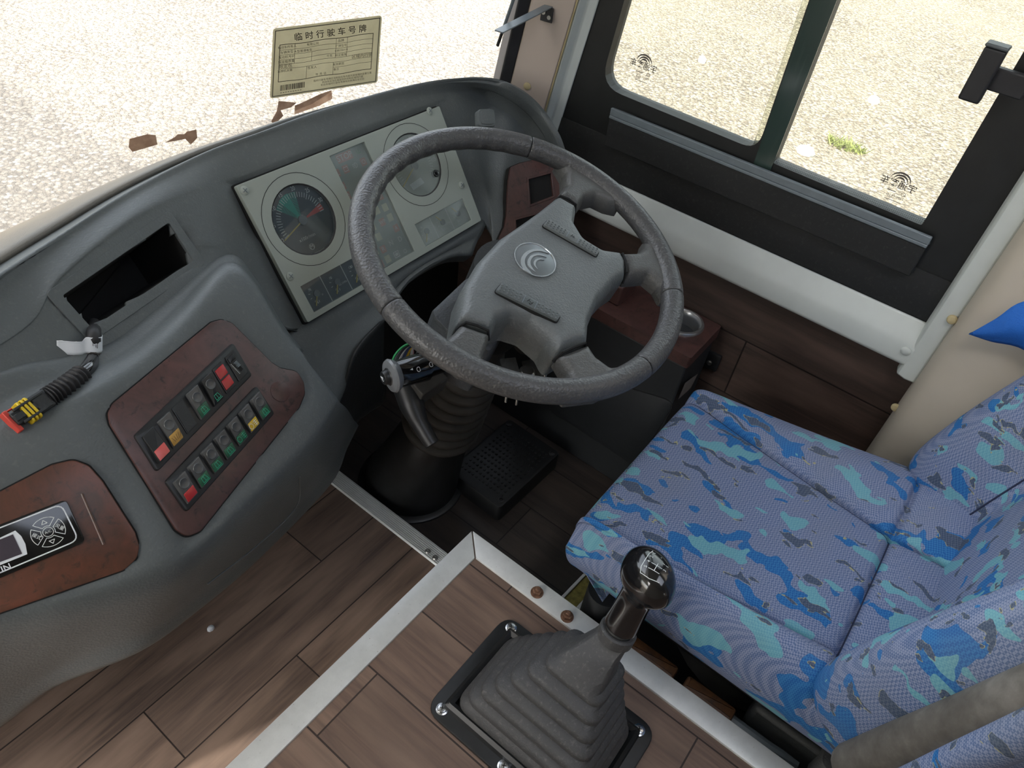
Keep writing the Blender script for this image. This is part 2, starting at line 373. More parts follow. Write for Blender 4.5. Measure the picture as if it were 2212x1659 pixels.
def camo():
    n = N('camouflage_moquette')
    w = n.map((1, 1, 1)); wn = n.new('ShaderNodeTexNoise'); n.lk(w, wn.inputs['Vector']); wn.inputs['Scale'].default_value = 16; wn.inputs['Detail'].default_value = 2
    vm = n.new('ShaderNodeVectorMath', operation='MULTIPLY_ADD'); n.lk(wn.outputs['Color'], vm.inputs[0]); vm.inputs[1].default_value = (.055, .055, .055); n.lk(w, vm.inputs[2]); P = vm.outputs[0]
    def blobs(sc, th, loc, rot, stretch):
        v = n.map((sc, sc * stretch, sc), (0, 0, rot), loc, P); f = n.noise(1.0, 1.5, .5, src=v); return n.math('GREATER_THAN', f, th)
    weave = n.new('ShaderNodeTexChecker'); n.lk(n.map((1, 1, 1), (.2, .3, .5)), weave.inputs['Vector']); weave.inputs['Scale'].default_value = 420
    big = n.noise(60, 3, .6)
    base = n.mix(weave.outputs['Fac'], (.098, .148, .285), (.250, .290, .425)); base = n.mix(n.math('MULTIPLY', n.ramp(n.noise(9, 4), [(.4, 0.0), (.7, 1.0)]), .35), base, (.20, .225, .31))
    blue = n.mix(weave.outputs['Fac'], (.018, .115, .34), (.040, .185, .43)); turq = n.mix(weave.outputs['Fac'], (.125, .33, .42), (.175, .40, .46)); dark = n.mix(weave.outputs['Fac'], (.052, .080, .140), (.100, .128, .185))
    c = base
    c = n.mix(blobs(25, .596, (0, 0, 0), .9, .42), c, blue)
    c = n.mix(blobs(29, .608, (5.3, 2.1, 1.7), .5, .40), c, turq)
    v = n.map((44, 44 * .32, 44), (0, 0, 1.15), (9.1, 3.3, 4.2), P); f = n.noise(1.0, 2.0, .5, src=v)
    c = n.mix(n.math('MULTIPLY', n.math('GREATER_THAN', f, .622), n.math('GREATER_THAN', n.noise(190, 1), .47)), c, (.36, .35, .20)); c = n.mix(n.math('GREATER_THAN', f, .632), c, dark)
    gr = n.noise(5, 4, .6); c = n.mix(n.math('MULTIPLY', n.ramp(gr, [(.5, 0.0), (.8, 1.0)]), .35), c, (.20, .20, .17))
    n.bump(n.math('ADD', weave.outputs['Fac'], n.math('MULTIPLY', big, .6)), .25, .0008); return n.set(c, .85, 0, .25)
M['camo'] = camo()
def glassm(name, tint, dirt_glare, dcol, scale=3.0, diff=False):
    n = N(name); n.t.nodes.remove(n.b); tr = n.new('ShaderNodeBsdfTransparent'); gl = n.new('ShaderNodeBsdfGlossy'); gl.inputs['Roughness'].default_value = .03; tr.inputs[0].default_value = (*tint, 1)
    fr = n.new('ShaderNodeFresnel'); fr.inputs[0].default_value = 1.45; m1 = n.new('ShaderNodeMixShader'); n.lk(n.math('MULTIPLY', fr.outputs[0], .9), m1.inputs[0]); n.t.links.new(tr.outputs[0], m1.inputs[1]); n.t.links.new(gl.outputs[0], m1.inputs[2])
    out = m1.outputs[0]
    if dirt_glare:
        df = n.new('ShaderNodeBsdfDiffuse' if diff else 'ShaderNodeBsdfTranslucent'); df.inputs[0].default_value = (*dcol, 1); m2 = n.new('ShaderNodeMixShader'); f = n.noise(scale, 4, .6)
        n.lk(n.math('MULTIPLY', n.ramp(f, [(.3, .55), (.75, 1.0)]), dirt_glare), m2.inputs[0]); n.t.links.new(out, m2.inputs[1]); n.t.links.new(df.outputs[0], m2.inputs[2]); out = m2.outputs[0]
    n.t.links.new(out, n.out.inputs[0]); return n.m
M['windshield'] = glassm('dusty_windscreen', (.95, .96, .94), .09, (.95, .90, .80))
M['sideglass'] = glassm('side_glass', (.86, .87, .82), .02, (.8, .8, .75))
n = N('green_seal'); c = n.ramp(n.noise(1.0, 4, .6, src=n.map((40, 40, 3))), [(.45, (.036, .060, .052)), (.62, (.050, .078, .068)), (.70, (.14, .18, .17))]); M['meet'] = n.set(c, .15)
M['tintglass'] = glassm('green_edge_glass', (.10, .16, .14), .02, (.2, .3, .28))
M['lens'] = glassm('clear_lens', (.93, .95, .95), .035, (.8, .8, .78), 30)
M['lens_glare'] = glassm('glare_lens', (.93, .95, .95), .22, (.62, .67, .63), 14, True); M['lens_tach'] = glassm('tacho_lens', (.93, .95, .95), .08, (.40, .46, .5), 18, True)  # diffuse layer in the lenses imitates glare washing out the gauges
n = N('permit_paper'); c = n.ramp(n.noise(30, 3), [(.3, (.66, .62, .48)), (.7, (.74, .70, .55))]); M['paper'] = n.set(c, .7)
def see_through(n, c, f):
    tl = n.new('ShaderNodeBsdfTranslucent'); n.lk(c, tl.inputs[0]); mx = n.new('ShaderNodeMixShader'); mx.inputs[0].default_value = f
    n.t.links.new(n.b.outputs[0], mx.inputs[1]); n.t.links.new(tl.outputs[0], mx.inputs[2]); n.t.links.new(mx.outputs[0], n.out.inputs[0])
see_through(n, c, .6)
n = N('brown_tape'); c = n.ramp(n.noise(60, 4, .6), [(.3, (.40, .29, .22)), (.7, (.58, .46, .37))]); M['tape'] = n.set(c, .6); see_through(n, c, .6)
n = N('worn_grey_fabric'); c = n.ramp(n.noise(14, 5, .65), [(.3, (.060, .052, .045)), (.5, (.115, .105, .092)), (.72, (.21, .195, .175))]); n.bump(n.noise(350, 3), .2, .001); M['greycloth'] = n.set(c, .8)
n = N('brown_lever'); c = n.ramp(n.noise(45, 5, .7, dist=.5), [(.3, (.040, .026, .020)), (.5, (.11, .052, .024)), (.72, (.17, .075, .028))]); M['brownlever'] = n.set(c, .5)
n = N('gravel')
v1 = n.vor(42, 'F1', 'Color'); d1 = n.vor(42, 'F1'); d2 = n.vor(95, 'F1'); big = n.noise(.5, 4, .6)
hsv = n.new('ShaderNodeSeparateColor'); n.lk(v1, hsv.inputs[0])
c = n.ramp(hsv.outputs[0], [(0, (.16, .14, .12)), (.35, (.29, .25, .20)), (.7, (.36, .32, .26)), (1, (.52, .48, .42))]); c = n.mix(n.ramp(d1, [(.45, 0.0), (.8, 1.0)]), c, (.14, .12, .10))
c = n.mix(n.math('MULTIPLY', n.ramp(big, [(.35, 0.0), (.7, 1.0)]), .35), c, (.46, .40, .31))
n.bump(n.math('ADD', n.math('MULTIPLY', d1, -1.0), n.math('MULTIPLY', d2, -.4)), .8, .03); M['gravel'] = n.set(c, .9, 0, .2)

# ================================================================== setting
X, Y, Z = A3(1, 0, 0), A3(0, 1, 0), A3(0, 0, 1)
W0 = Frame((0, 0, 0), X, Y)
def struct(o): o['kind'] = 'structure'; return o
struct(MB().grid([[(x, y, -.9) for x in np.linspace(-20, 40, 7)] for y in np.linspace(-20, 40, 7)]).build('ground', M['gravel'], smooth=False))
struct(MB().box(W0, .640, 1.28, -6, 1.24, -.06, 0).build('floor', M['floor_shaded'], smooth=False))
struct(MB().box(W0, -1.15, .640, -6, 1.24, -.06, .05).build('floor.001', M['floor'], smooth=False))
# right wall below the window
struct(MB().box(W0, 1.25, 1.29, -1.6, 1.14, 0, .66).build('wall_right', M['wallwood'], smooth=False))
lw = MB()
for z0, z1 in ((-.1, .85), (1.70, 2.15)): lw.box(W0, -1.19, -1.15, -6, .45, z0, z1)
lw.box(W0, -1.19, -1.15, .37, .45, .85, 1.70).box(W0, -1.19, -1.15, -4.9, .40, .85, 1.70)
lw.box(W0, -1.19, -1.15, .45, 1.12, 1.90, 2.15).box(W0, -1.19, -1.15, .45, 1.05, -.1, .12); struct(lw.build('wall_left', M['beige'], smooth=False))
rw = MB()
for z0, z1 in ((-.1, .85), (1.70, 2.15)): rw.box(W0, 1.25, 1.29, -6, -1.5, z0, z1)
rw.box(W0, 1.25, 1.29, -4.9, -1.5, .85, 1.70)
rw.box(W0, 1.25, 1.29, -1.5, 1.0, 1.75, 2.15); struct(rw.build('wall_right', M['beige'], smooth=False))
struct(MB().box(W0, -1.19, 1.29, -6.04, -6, -.1, 2.15).build('wall_rear', M['beige'], smooth=False))
struct(MB().box(W0, -1.19, 1.29, 1.00, 1.04, -.1, .57).build('wall_front', M['hole'], smooth=False))
struct(MB().plate(Frame((0, 0, 2.10), X, Y), [(-1.19, -6), (1.29, -6), (1.29, .93), (-1.19, .93)], 0, .05, holes=[rect(.02, .86, -1.15, -.20)]).build('ceiling', M['whitet'], smooth=False))   # roof hatch opening added, unseen, to light floor and seat from above
struct(MB().box(W0, -14, -2.75, 2.6, 26, 4.9, 5.0).build('shade_slab', M['whitet'], smooth=False))   # unseen slab added to cast the shade on the ground ahead

# ---- side window (plane of the right wall; a = -y, b = z)
FWN = Frame((1.25, 0, 0), (0, -1, 0), Z)
win = bpy.data.objects.new('window_1', None); COL.objects.link(win); win.location = (1.25, .35, .65); WPOS['window_1'] = (1.25, .35, .65); struct(win)
pf0, pf1 = FWN.uv(1299, 175), FWN.uv(1349, 0); kf = (pf1[0] - pf0[0]) / (pf1[1] - pf0[1]); TOPZ = 1.62
fb0, fb1 = FWN.uv(1340, 199), FWN.uv(1625, 317)
dl0, dl1 = FWN.uv(1638, 318), FWN.uv(1748, 0); dr0, dr1 = FWN.uv(1669, 352), FWN.uv(1806, 0)
rb1 = FWN.uv(1991, 487); rr1 = FWN.uv(2212, 110)
def ext(p, q, z): k = (q[0] - p[0]) / (q[1] - p[1]); return (p[0] + k * (z - p[1]), z)
fc = (pf0[0] + kf * (fb0[1] - .006 - pf0[1]), fb0[1] - .003)
frontH = rpoly([fc, (dl0[0], fb1[1] - .003), ext(dl0, dl1, TOPZ), ext(pf0, pf1, TOPZ)], [.045, .03, .03, .03], 6)
rearH = rpoly([dr0, rb1, ext(rb1, rr1, TOPZ), ext(dr0, dr1, TOPZ)], .004, 3)
outer = [(-.84, .645), (.10, .645), (.10, 1.75), (-.66, 1.75)]
MB().plate(FWN, outer, -.03, 0, holes=[frontH, rearH]).build('frame', M['frit'], win, smooth=False)
MB().plate(FWN, [(-.80, .652), (.07, .652), (.07, .735), (-.80, .735)], 0, .003, ch=.001).build('lower_panel', M['felt'], win)
g0, g1 = FWN.uv(1328, 236), FWN.uv(2005, 530)
MB().box(FWN, g0[0], g1[0], .722, .778, 0, .016).build('track_face', M['felt'], win, bevel=.002)
MB().box(FWN, g0[0], g1[0], .778, .784, 0, .018).box(FWN, g0[0], g1[0], .784, .798, .010, .0175).box(FWN, g0[0], g1[0], .784, .790, 0, .01).build('track', M['slate'], win, bevel=.0015)
MB().box(FWN, g0[0], g0[0] + .05, .785, .796, .0005, .009).build('track_stop', M['gasket'], win, bevel=.002)
MB().box(FWN, -.5, -.2, 0, 0, 0, 0) if False else None
GF = FWN.off(-.018)
MB().plate(GF, [(-.72, .80), (dl0[0] + .02, .80), ext((dl0[0] + .02, dl0[1]), (dl1[0] + .02, dl1[1]), TOPZ + .05), (-.55, TOPZ + .05)], -.004, 0).build('front_pane', M['sideglass'], win, smooth=False)
MB().plate(FWN.off(-.008), [(dl0[0] - .012, .79), (rb1[0] + .02, .79), (rb1[0] + .02, TOPZ + .05), ext((dl0[0] - .012, dl0[1]), (dl1[0] - .012, dl1[1]), TOPZ + .05)], -.004, 0).build('rear_pane', M['sideglass'], win, smooth=False)
MB().plate(FWN.off(-.003), [(dl0[0] + .003, .79), (dr0[0] + .002, .79), ext((dr0[0] + .002, dr0[1]), (dr1[0] + .002, dr1[1]), TOPZ), ext((dl0[0] + .003, dl0[1]), (dl1[0] + .003, dl1[1]), TOPZ)], .0035, .0065).build('meeting_seal', M['meet'], win, smooth=False)
n = N('frit_dots'); n.t.nodes.remove(n.b); tr = n.new('ShaderNodeBsdfTransparent'); df = n.new('ShaderNodeBsdfDiffuse'); df.inputs[0].default_value = (.01, .01, .01, 1)
mx = n.new('ShaderNodeMixShader'); n.lk(n.math('LESS_THAN', n.vor(330, 'F1', 'Distance', rand=0.0), .36), mx.inputs[0]); n.t.links.new(df.outputs[0], mx.inputs[2]); n.t.links.new(tr.outputs[0], mx.inputs[1]); n.t.links.new(mx.outputs[0], n.out.inputs[0]); M['frit_dots'] = n.m
fi = inset(frontH, .009); MB().grid(np.array([[FWN.p(a, b, -.014) for a, b in frontH], [FWN.p(a, b, -.014) for a, b in fi]]), cv=True).build('dotted_edge', M['frit_dots'], win, smooth=False)
MB().add([FWN.p(dr0[0], dr0[1], -.004), FWN.p(rb1[0], rb1[1], -.004), FWN.p(rb1[0], rb1[1] + .008, -.004), FWN.p(dr0[0], dr0[1] + .008, -.004)], [(0, 1, 2, 3)]).build('dotted_edge', M['frit_dots'], win, smooth=False)
n = N('frit_print'); M['fritprint'] = n.set((.10, .09, .08), .6)
for px, py, nm in ((1392, 132, 'front'), (1946, 388, 'rear')):   # maker's mark printed on each pane, read from outside
    F = FWN.off(-.0165 if nm == 'front' else -.0065); a, b = F.uv(px, py); mk = MB()
    for r in (.014, .010, .006):
        mk.plate(F, [(a + r * 1.15 * math.cos(t), b - .002 + r * math.sin(t)) for t in np.linspace(.05, math.pi - .05, 16)] + [(a + (r - .0022 * math.sin(t) - .0004) * 1.15 * math.cos(t), b - .002 + (r - .0026 * math.sin(t) - .0004) * math.sin(t)) for t in np.linspace(math.pi - .05, .05, 16)], 0, .0004)
    mk.text(F, '宇通客车', a, b - .009, .0145, .0004, sx=-1.0, w=.01)
    F2 = F.local(a, b, 0); mk.line(F2, [(.014 + .003 * math.cos(t), -.021 + .003 * math.sin(t)) for t in np.linspace(0, 2 * math.pi, 12)], .0007, .0003)
    mk.text(F, 'CCC', a + .014, b - .021, .0045, .0004, sx=-1).line(F2, [(-.012, -.021), (.002, -.021)], .0012, .0003).text(F, 'TEMPERED', a + .004, b - .029, .006, .0004, sx=-1).line(F2, [(-.010, -.036), (.016, -.036)], .0010, .0003)
    mk.build('glass_mark', M['fritprint'], win, smooth=False)
# ---- sill trim, rear post, front pillar
def prof_y(name, prof, y0, y1, mat, k=4, **kw):
    P = [(1.25 - a, b) for a, b in prof]
    return MB().rings([[(x, y, z) for x, z in P] for y in (y0, y1)]).build(name, mat, **kw)
sill = prof_y('trim_1', [(-.002, .562), (.020, .566), (.024, .572), (.024, .606), (.020, .618), (.004, .650), (-.002, .650)], -.052, .82, M['whitet'], bevel=.006, seg=3); struct(sill)
def cap(px, py, pl, r, mat, name, parent, h=.004):
    q = pl(px, py); F = Frame(q, (0, -1, 0), Z)
    MB().lathe(F, [(r, -.001), (r, h * .4), (r * .75, h * .85), (r * .3, h), (.0001, h)], 18).build(name, mat, parent)
cap(1957, 758, lambda a, b: at_x(a, b, 1.2255), .0085, M['whitet'], 'screw_cap', sill)
plan = [(1.25, -.030), (1.228, -.034), (1.222, -.050), (1.224, -.068), (1.25, -.068)]
t3 = struct(MB().rings([[(x, y, z) for x, y in plan] for z in (.545, 2.1)]).build('trim_3', M['whitet'], bevel=.004))
t2plan = [(1.25, -.066), (1.222, -.067), (1.200, -.072), (1.187, -.082), (1.180, -.098), (1.172, -.16), (1.16, -.5), (1.16, -1.5), (1.25, -1.5)]
t2 = struct(MB().rings([[(x, y, z) for x, y in t2plan] for z in (0, 2.1)]).build('trim_2', M['beige'], ang=60))
cap(2057, 690, lambda a, b: at_x(a, b, 1.221), .008, M['cream'], 'screw_cap', t3, .006); cap(1935, 880, lambda a, b: at_x(a, b, 1.224), .008, M['cream'], 'screw_cap', t2, .006)
RK = A3(0, -.166, 1)
def pil(px, py, z): return at_z(px, py, z) - RK * (z - .75)          # foot of the raked pillar at z = .75
pg, p2a, p3a, p4a, p5a = pil(1083, 184, .785), pil(1101, 189, .78), pil(1175, 243, .745), pil(1193, 243, .742), pil(1205, 287, .70)
outn = A3(.05, .05, 0)
def pillar(name, pts, mat):
    pl = [p for p in pts] + [p + outn for p in pts[::-1]]
    return struct(MB().rings([[p + RK * (z - .75) for p in pl] for z in (.45, 2.1)]).build(name, mat, bevel=.003))
pp = pillar('trim_4', [p2a, p3a], M['pinkb']); pillar('trim_5', [p3a, p3a + (p4a - p3a) * .25 ], M['cream']); pillar('trim_6', [p3a + (p4a - p3a) * .25, p4a + A3(.004, -.002, 0), p5a], M['whitet'])
pillar('trim_7', [pg - A3(.004, -.004, 0), p2a], M['gasket'])
Fp = Frame(p2a, unit(p3a - p2a), RK); a, b = Fp.uv(1139, 186); MB().lathe(Fp, [(.0075, 0), (.0075, .0015), (.005, .003), (.0001, .0032)], 18, ab=(a, b)).build('screw_cap', M['cream'], pp)

# ---- windscreen
WPLAN = catmull([(-1.12, .80), (-1.06, .98), (-.85, 1.11), (-.4, 1.165), (0, 1.172), (.5, 1.145), (.82, 1.10), (.97, 1.045), (1.065, .95), (pg[0], pg[1] + .006)], 5)
def wy(x): return float(np.interp(x, WPLAN[:, 0], WPLAN[:, 1]))
def at_wind(px, py, inn=0.0):
    d = ray(px, py); lo, hi = .3, 3.0
    for _ in range(50):
        m = (lo + hi) / 2; q = CAMP + d * m
        if q[1] < wy(min(q[0], pg[0])) - .2 * (q[2] - .85) - inn: lo = m
        else: hi = m
    return CAMP + d * lo
RW = A3(0, -.2, 1)
w2 = struct(MB().grid([[A3(x, y, .85) + RW * (z - .85) for x, y in WPLAN] for z in np.linspace(.58, 2.1, 8)]).build('window_2', M['windshield'], ang=80))

# ================================================================== dashboard
DZ = .80
Fs = Frame(CAMP + ray(287, 937) * DZ, (.966, .259, 0), (-.183, .683, .707))
Qac = Fs.at(300, 1110)
Fac = Frame(Qac, (.963, -.269, 0), (.19, .681, .707))
Fcl = Frame(at_y(665, 697, .725), X, (0, .5706, .8212))
s17, c17, s40, c40 = math.sin(math.radians(17)), math.cos(math.radians(17)), math.sin(math.radians(40)), math.cos(math.radians(40))
Fsl = Frame(at_z(365, 480, .81), (c17, s17, 0), (-s17 * s40, c17 * s40, c40))
Frw = Frame(at_z(1096, 400, .665), (math.cos(-.37), math.sin(-.37), 0), (.361 * .64, .932 * .64, .77))
Flip = Frame(Fcl.o, X, (0, .75, .66))
dep = lambda q: (q - CAMP) @ WM[2]
def bulge(x, y, c=0.0):
    a, b = Fs.at(x, y, c), Fac.at(x, y, c); return a if dep(a) > dep(b) else b
dash = thing('dashboard', (.55, .75, .55), 'dark grey moulded dashboard curving round the steering wheel below the windscreen', 'dashboard')
# upper body: windscreen edge, ridge, face
ST = [(-330, 830, .84), (-150, 705, .84), (0, 592, .84), (140, 500, .84), (285, 408, .84), (440, 330, .842), (560, 286, .842), (700, 236, .842), (870, 188, .84), (970, 170, .835), (1050, 171, .83), (1110, 191, .818), (1160, 231, .79), (1200, 288, .755), (1218, 335, .72)]
R3 = [(-290, 940), (-100, 800), (62, 690), (130, 592), (285, 467), (425, 400), (525, 366), (712, 293), (885, 228), (985, 203), (1055, 211), (1102, 228), (1145, 258), (1181, 300), (1199, 341)]
RB = [(-250, 1000), (-60, 860), (90, 800), (160, 700), (300, 640), (470, 560), (645, 705), (800, 625), (910, 562), (1046, 482), (1066, 535), (1082, 540), (1110, 530), (1180, 520), (1212, 480)]
G = []
for i, ((x, y, z), b3, b5) in enumerate(zip(ST, R3, RB)):
    rid = at_z(x, y, z)
    if i <= 5: f3 = Fsl.at(*b3); f5 = Fsl.at(*b5)
    elif i <= 9: f3 = Fcl.at(*b3, -.003); f5 = Fcl.at(*b5, -.003)
    else: f3 = at_z(*b3, z - .05); f5 = Frw.at(*b5, -.002)
    wx = rid[0] + (.10 if i < 9 else .02) * (0.6 - i / 14); wx = min(wx, pg[0] - .01); base = A3(wx, wy(wx) + .045, .605)
    if i >= 9: base = rid + A3(.035 if i < 11 else .02, .05, -.13)
    mid = base * .45 + rid * .55 + A3(0, 0, .030 if i < 9 else .03)
    up = unit(unit(mid - rid) + 0 * Z)
    rb = rid + up * .022 - Z * .003; rf = rid + unit(f3 - rid) * .016 - Z * .002
    f35 = f3 + (f5 - f3) * .12
    m1 = f3 + (f5 - f3) * .45; m2 = f3 + (f5 - f3) * .75
    if i in (10, 11, 12, 13, 14): m1 = f3 * .5 + f5 * .5 + unit(np.cross(Frw.u, Frw.v)) * -.008
    G.append([base - Z * .03, base, mid, rb, rid, rf, f3, f35, m1, m2, f5, f5 + unit(f5 - m2) * (.07 if i <= 5 else (.004 if i < 10 else .05))])
def end_cap(R, d1, d2):
    c = np.mean(R, 0) + d2; return [[c + (p + d2 - c) * .3 for p in R], [c + (p + d2 - c) * .93 for p in R], [p + d2 * .92 for p in R], [p + d1 for p in R]]
G = np.array(end_cap(G[0], A3(-.09, -.005, 0), A3(-.22, -.02, 0)) + G); S = surf(G, 6, 5)
SLPX = [(132, 640), (365, 480), (419, 563), (196, 711)]
SL = [Fsl.uv(*p) for p in SLPX]; slc = np.mean(SL, 0)
def proj(p): q = WM @ (np.asarray(p) - CAMP); return (1106 + FPX * q[0] / q[2], 829.5 + FPX * q[1] / q[2])
def proj(p): q = WM @ (np.asarray(p) - CAMP); return (1106 + FPX * q[0] / q[2], 829.5 + FPX * q[1] / q[2])
def grow(px, k): c = np.mean(px, 0); return [tuple(c + (np.array(p) - c) * k) for p in px]
CLP = [(665, 697), (1040, 476), (949, 229), (510, 401)]
zcl, zsl = grow(CLP, 1.06), grow(SLPX, 1.22)
for i in range(S.shape[0]):
    for j in range(S.shape[1]):
        q = proj(S[i, j]); v = S[i, j]
        if inpoly(q, zcl): S[i, j] = v - Fcl.n * (max(0, (v - Fcl.o) @ Fcl.n + .006))
        elif inpoly(q, zsl) and abs((v - Fsl.o) @ Fsl.n) < .04 and j > 25: S[i, j] = v - Fsl.n * ((v - Fsl.o) @ Fsl.n + .0008)
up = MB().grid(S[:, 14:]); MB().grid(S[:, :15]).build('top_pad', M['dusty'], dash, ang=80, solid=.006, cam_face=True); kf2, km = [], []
for f in up.f:
    c = np.mean([up.v[i] for i in f], 0); q = proj(c)
    if inpoly(q, [tuple(np.array(p) + (np.array(p) - np.mean(SLPX, 0)) * .03) for p in SLPX]) and abs((c - Fsl.o) @ Fsl.n) < .03: continue
    kf2.append(f)
up.f = kf2; up.m = [0] * len(kf2)
up.build('upper_shell', M['dash'], dash, ang=80, solid=.006, cam_face=True)
# slot for a radio
sl_o = rpoly([tuple(slc + (np.array(p) - slc) * 1.0 + np.sign(np.array(p) - slc) * .012) for p in SL], .008, 4); sl_i = rpoly([tuple(slc + (np.array(p) - slc) * .985) for p in SL], .003, 4)
MB().plate(Fsl, sl_o, -.004, .0014, holes=[sl_i]).build('slot_rim', M['dash'], dash, bevel=.001)
sl_b = [Fsl.p(a, b, -.11) for a, b in inset(sl_i, .004)]
MB().rings([[Fsl.p(a, b, -.003) for a, b in inset(sl_i, -.010)], [Fsl.p(a, b, -.0035) for a, b in sl_i], sl_b], cap0=False).build('slot_liner', M['hole'], dash, smooth=False, fix=False)
# small blanking cover on the right shoulder
cc = at_z(1045, 262, .795); Fcap = Frame(cc, (.96, -.28, 0), (.2, .62, .76)); cp = [Fcap.uv(*p) for p in ((1031, 237), (1066, 236), (1069, 275), (1032, 275))]
MB().plate(Fcap, rpoly(cp, .008, 5), -.01, .004, ch=.002, holes=()).plate(Fcap, rpoly(inset(ccw(cp), .004), .006, 5), .004, .0055, ch=.001).build('blanking_cover', M['dash'], dash)
# lower bulge with the two control fields
CR = [(-320, 1110), (-150, 1010), (10, 915), (170, 850), (300, 775), (400, 685), (490, 585), (540, 612), (600, 708), (645, 765)]
VA = [(-300, 960), (-150, 880), (25, 800), (150, 775), (258, 738), (375, 648), (492, 556), (556, 596), (618, 702), (662, 758)]
RO = [(-330, 1480), (-160, 1382), (0, 1333), (168, 1298), (345, 1244), (424, 1196), (527, 1100), (650, 980), (702, 912), (728, 868)]
SB = [(-340, 1760), (-160, 1660), (0, 1552), (105, 1472), (285, 1398), (410, 1312), (552, 1194), (702, 1040), (738, 962), (762, 914)]
B = []
for i, (c, v, r, s) in enumerate(zip(CR, VA, RO, SB)):
    Fi = Fac if i <= 3 else Fs
    va = (Fsl if i <= 6 else Fcl).at(*v); nb = -Fi.n
    c3 = bulge(*c, -.010); t4 = bulge(c[0] + .10 * (r[0] - c[0]), c[1] + .10 * (r[1] - c[1]), -.002)
    t5 = bulge(c[0] + .5 * (r[0] - c[0]), c[1] + .5 * (r[1] - c[1]), -.001); t6 = bulge(c[0] + .88 * (r[0] - c[0]), c[1] + .88 * (r[1] - c[1]), -.001)
    r7 = bulge(*r, -.006); nh = unit(A3(Fi.n[0], Fi.n[1], 0))
    Fv = Frame(r7 - nh * .065, np.cross(Z, nh), Z); sb = Fv.at(*s); r8 = r7 * .80 + sb * .20 + nh * .006
    if i >= 7: va = va * .6 + c3 * .4 - Fs.n * .004
    m2 = va * .45 + c3 * .55 - Fi.n * .006
    B.append([va - Fi.n * .05 + Z * -.02, va - Fi.n * .005, m2, c3, t4, t5, t6, r7, r8, r7 * .3 + sb * .7 + nh * .004, sb, sb + A3(0, .12, .0), sb + A3(0, .30, .03)])
B = np.array(end_cap(B[0], A3(-.09, .02, 0), A3(-.22, .05, 0)) + B); SBG = surf(B, 6, 5)
SWP = [(478, 691), (500, 699), (585, 784), (604, 796), (640, 803), (654, 826), (657, 850), (645, 880), (432, 1148), (402, 1161), (378, 1145), (236, 918), (231, 893), (242, 873), (455, 697)]
ACP = [(-190, 1165), (0, 1062), (112, 1004), (158, 993), (192, 1006), (222, 1040), (292, 1150), (301, 1180), (296, 1206), (268, 1231), (-190, 1390)]
for i in range(SBG.shape[0]):
    for j in range(SBG.shape[1]):
        v = SBG[i, j]; q = proj(v)
        for F_, pl in ((Fs, grow(SWP, 1.07)), (Fac, grow(ACP, 1.07))):
            if 14 < j < 40 and inpoly(q, pl): SBG[i, j] = v - F_.n * ((v - F_.o) @ F_.n + .004)
MB().grid(SBG).build('lower_shell', M['dash'], dash, ang=80, solid=.005, cam_face=True)
# lip under the instruments and its side towards the footwell
LT = [(628, 748), (668, 714), (705, 688), (760, 655), (820, 620), (900, 572), (980, 526), (1046, 484)]
LB = [(700, 905), (735, 850), (758, 776), (782, 737), (826, 691), (880, 607), (966, 553), (1020, 546)]
L = []
for i, (t, b) in enumerate(zip(LT, LB)):
    tt = Fcl.at(*t, .001); bb = Flip.at(*b); mm = Flip.at(t[0] * .5 + b[0] * .5, t[1] * .5 + b[1] * .5, -.006)
    L.append([tt + Fcl.v * .012 - Fcl.n * .01, tt, mm, bb - (bb - mm) * .06, bb - Z * .008 + A3(0, .006, 0), bb - Z * .03 + A3(.0, .03, 0), bb - Z * .035 + A3(0, .10, 0)])
LS = surf(np.array(L), 5, 4); MB().grid(LS).build('instrument_lip', M['dash'], dash, ang=70, solid=.004, cam_face=True)
e0, e1 = np.array(L[4][3]), np.array(L[0][3]); d01 = unit(A3(e1[0] - e0[0], e1[1] - e0[1], 0)); Fsd = Frame(e0 - A3(0, 0, 0), d01, Z)
EDG = [(826, 692), (782, 738), (758, 778), (744, 826), (730, 868), (690, 918), (650, 968)]; BOT = [(823, 800), (823, 866), (800, 884), (762, 914), (745, 950), (722, 1000), (700, 1040)]
sd_ = []
for t, b in zip(EDG, BOT):
    T = Fsd.at(*t); Q = Fsd.at(*b); sd_.append([T + Z * .004, T * .8 + Q * .2, T * .5 + Q * .5, T * .2 + Q * .8, Q, Q + A3(-.05, .05, 0)])
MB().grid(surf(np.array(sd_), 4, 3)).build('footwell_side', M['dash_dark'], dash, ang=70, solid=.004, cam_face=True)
n0 = unit(A3(Fs.n[0], Fs.n[1], 0))
# grooves of the map pockets pressed into the skirt
def strip_on(name, pts, w, mat):
    MB().tube(pts, w, 6).build(name, mat, dash)
ALLV = np.concatenate([S.reshape(-1, 3), SBG.reshape(-1, 3), LS.reshape(-1, 3)]); ALLP = np.array([proj(v) for v in ALLV]); ALLD = np.array([dep(v) for v in ALLV])
def dash_at(x, y, lift=0.0):
    d2 = ((ALLP - (x, y)) ** 2).sum(1); idx = np.argsort(d2)[:24]; near = idx[ALLD[idx] < ALLD[idx].min() + .05]
    w = 1 / (d2[near] + 4); D = (ALLD[near] * w).sum() / w.sum(); return CAMP + ray(x, y) * (D - lift)
for pts in (((448, 1262), (560, 1175), (640, 1095), (648, 1030)), ((0, 1445), (60, 1425), (205, 1372), (185, 1335))):
    P = [dash_at(x, y, .002) for x, y in pts]; MB().tube(catmull(P, 5), .0012, 6).build('pocket_groove', M['dash'], dash)

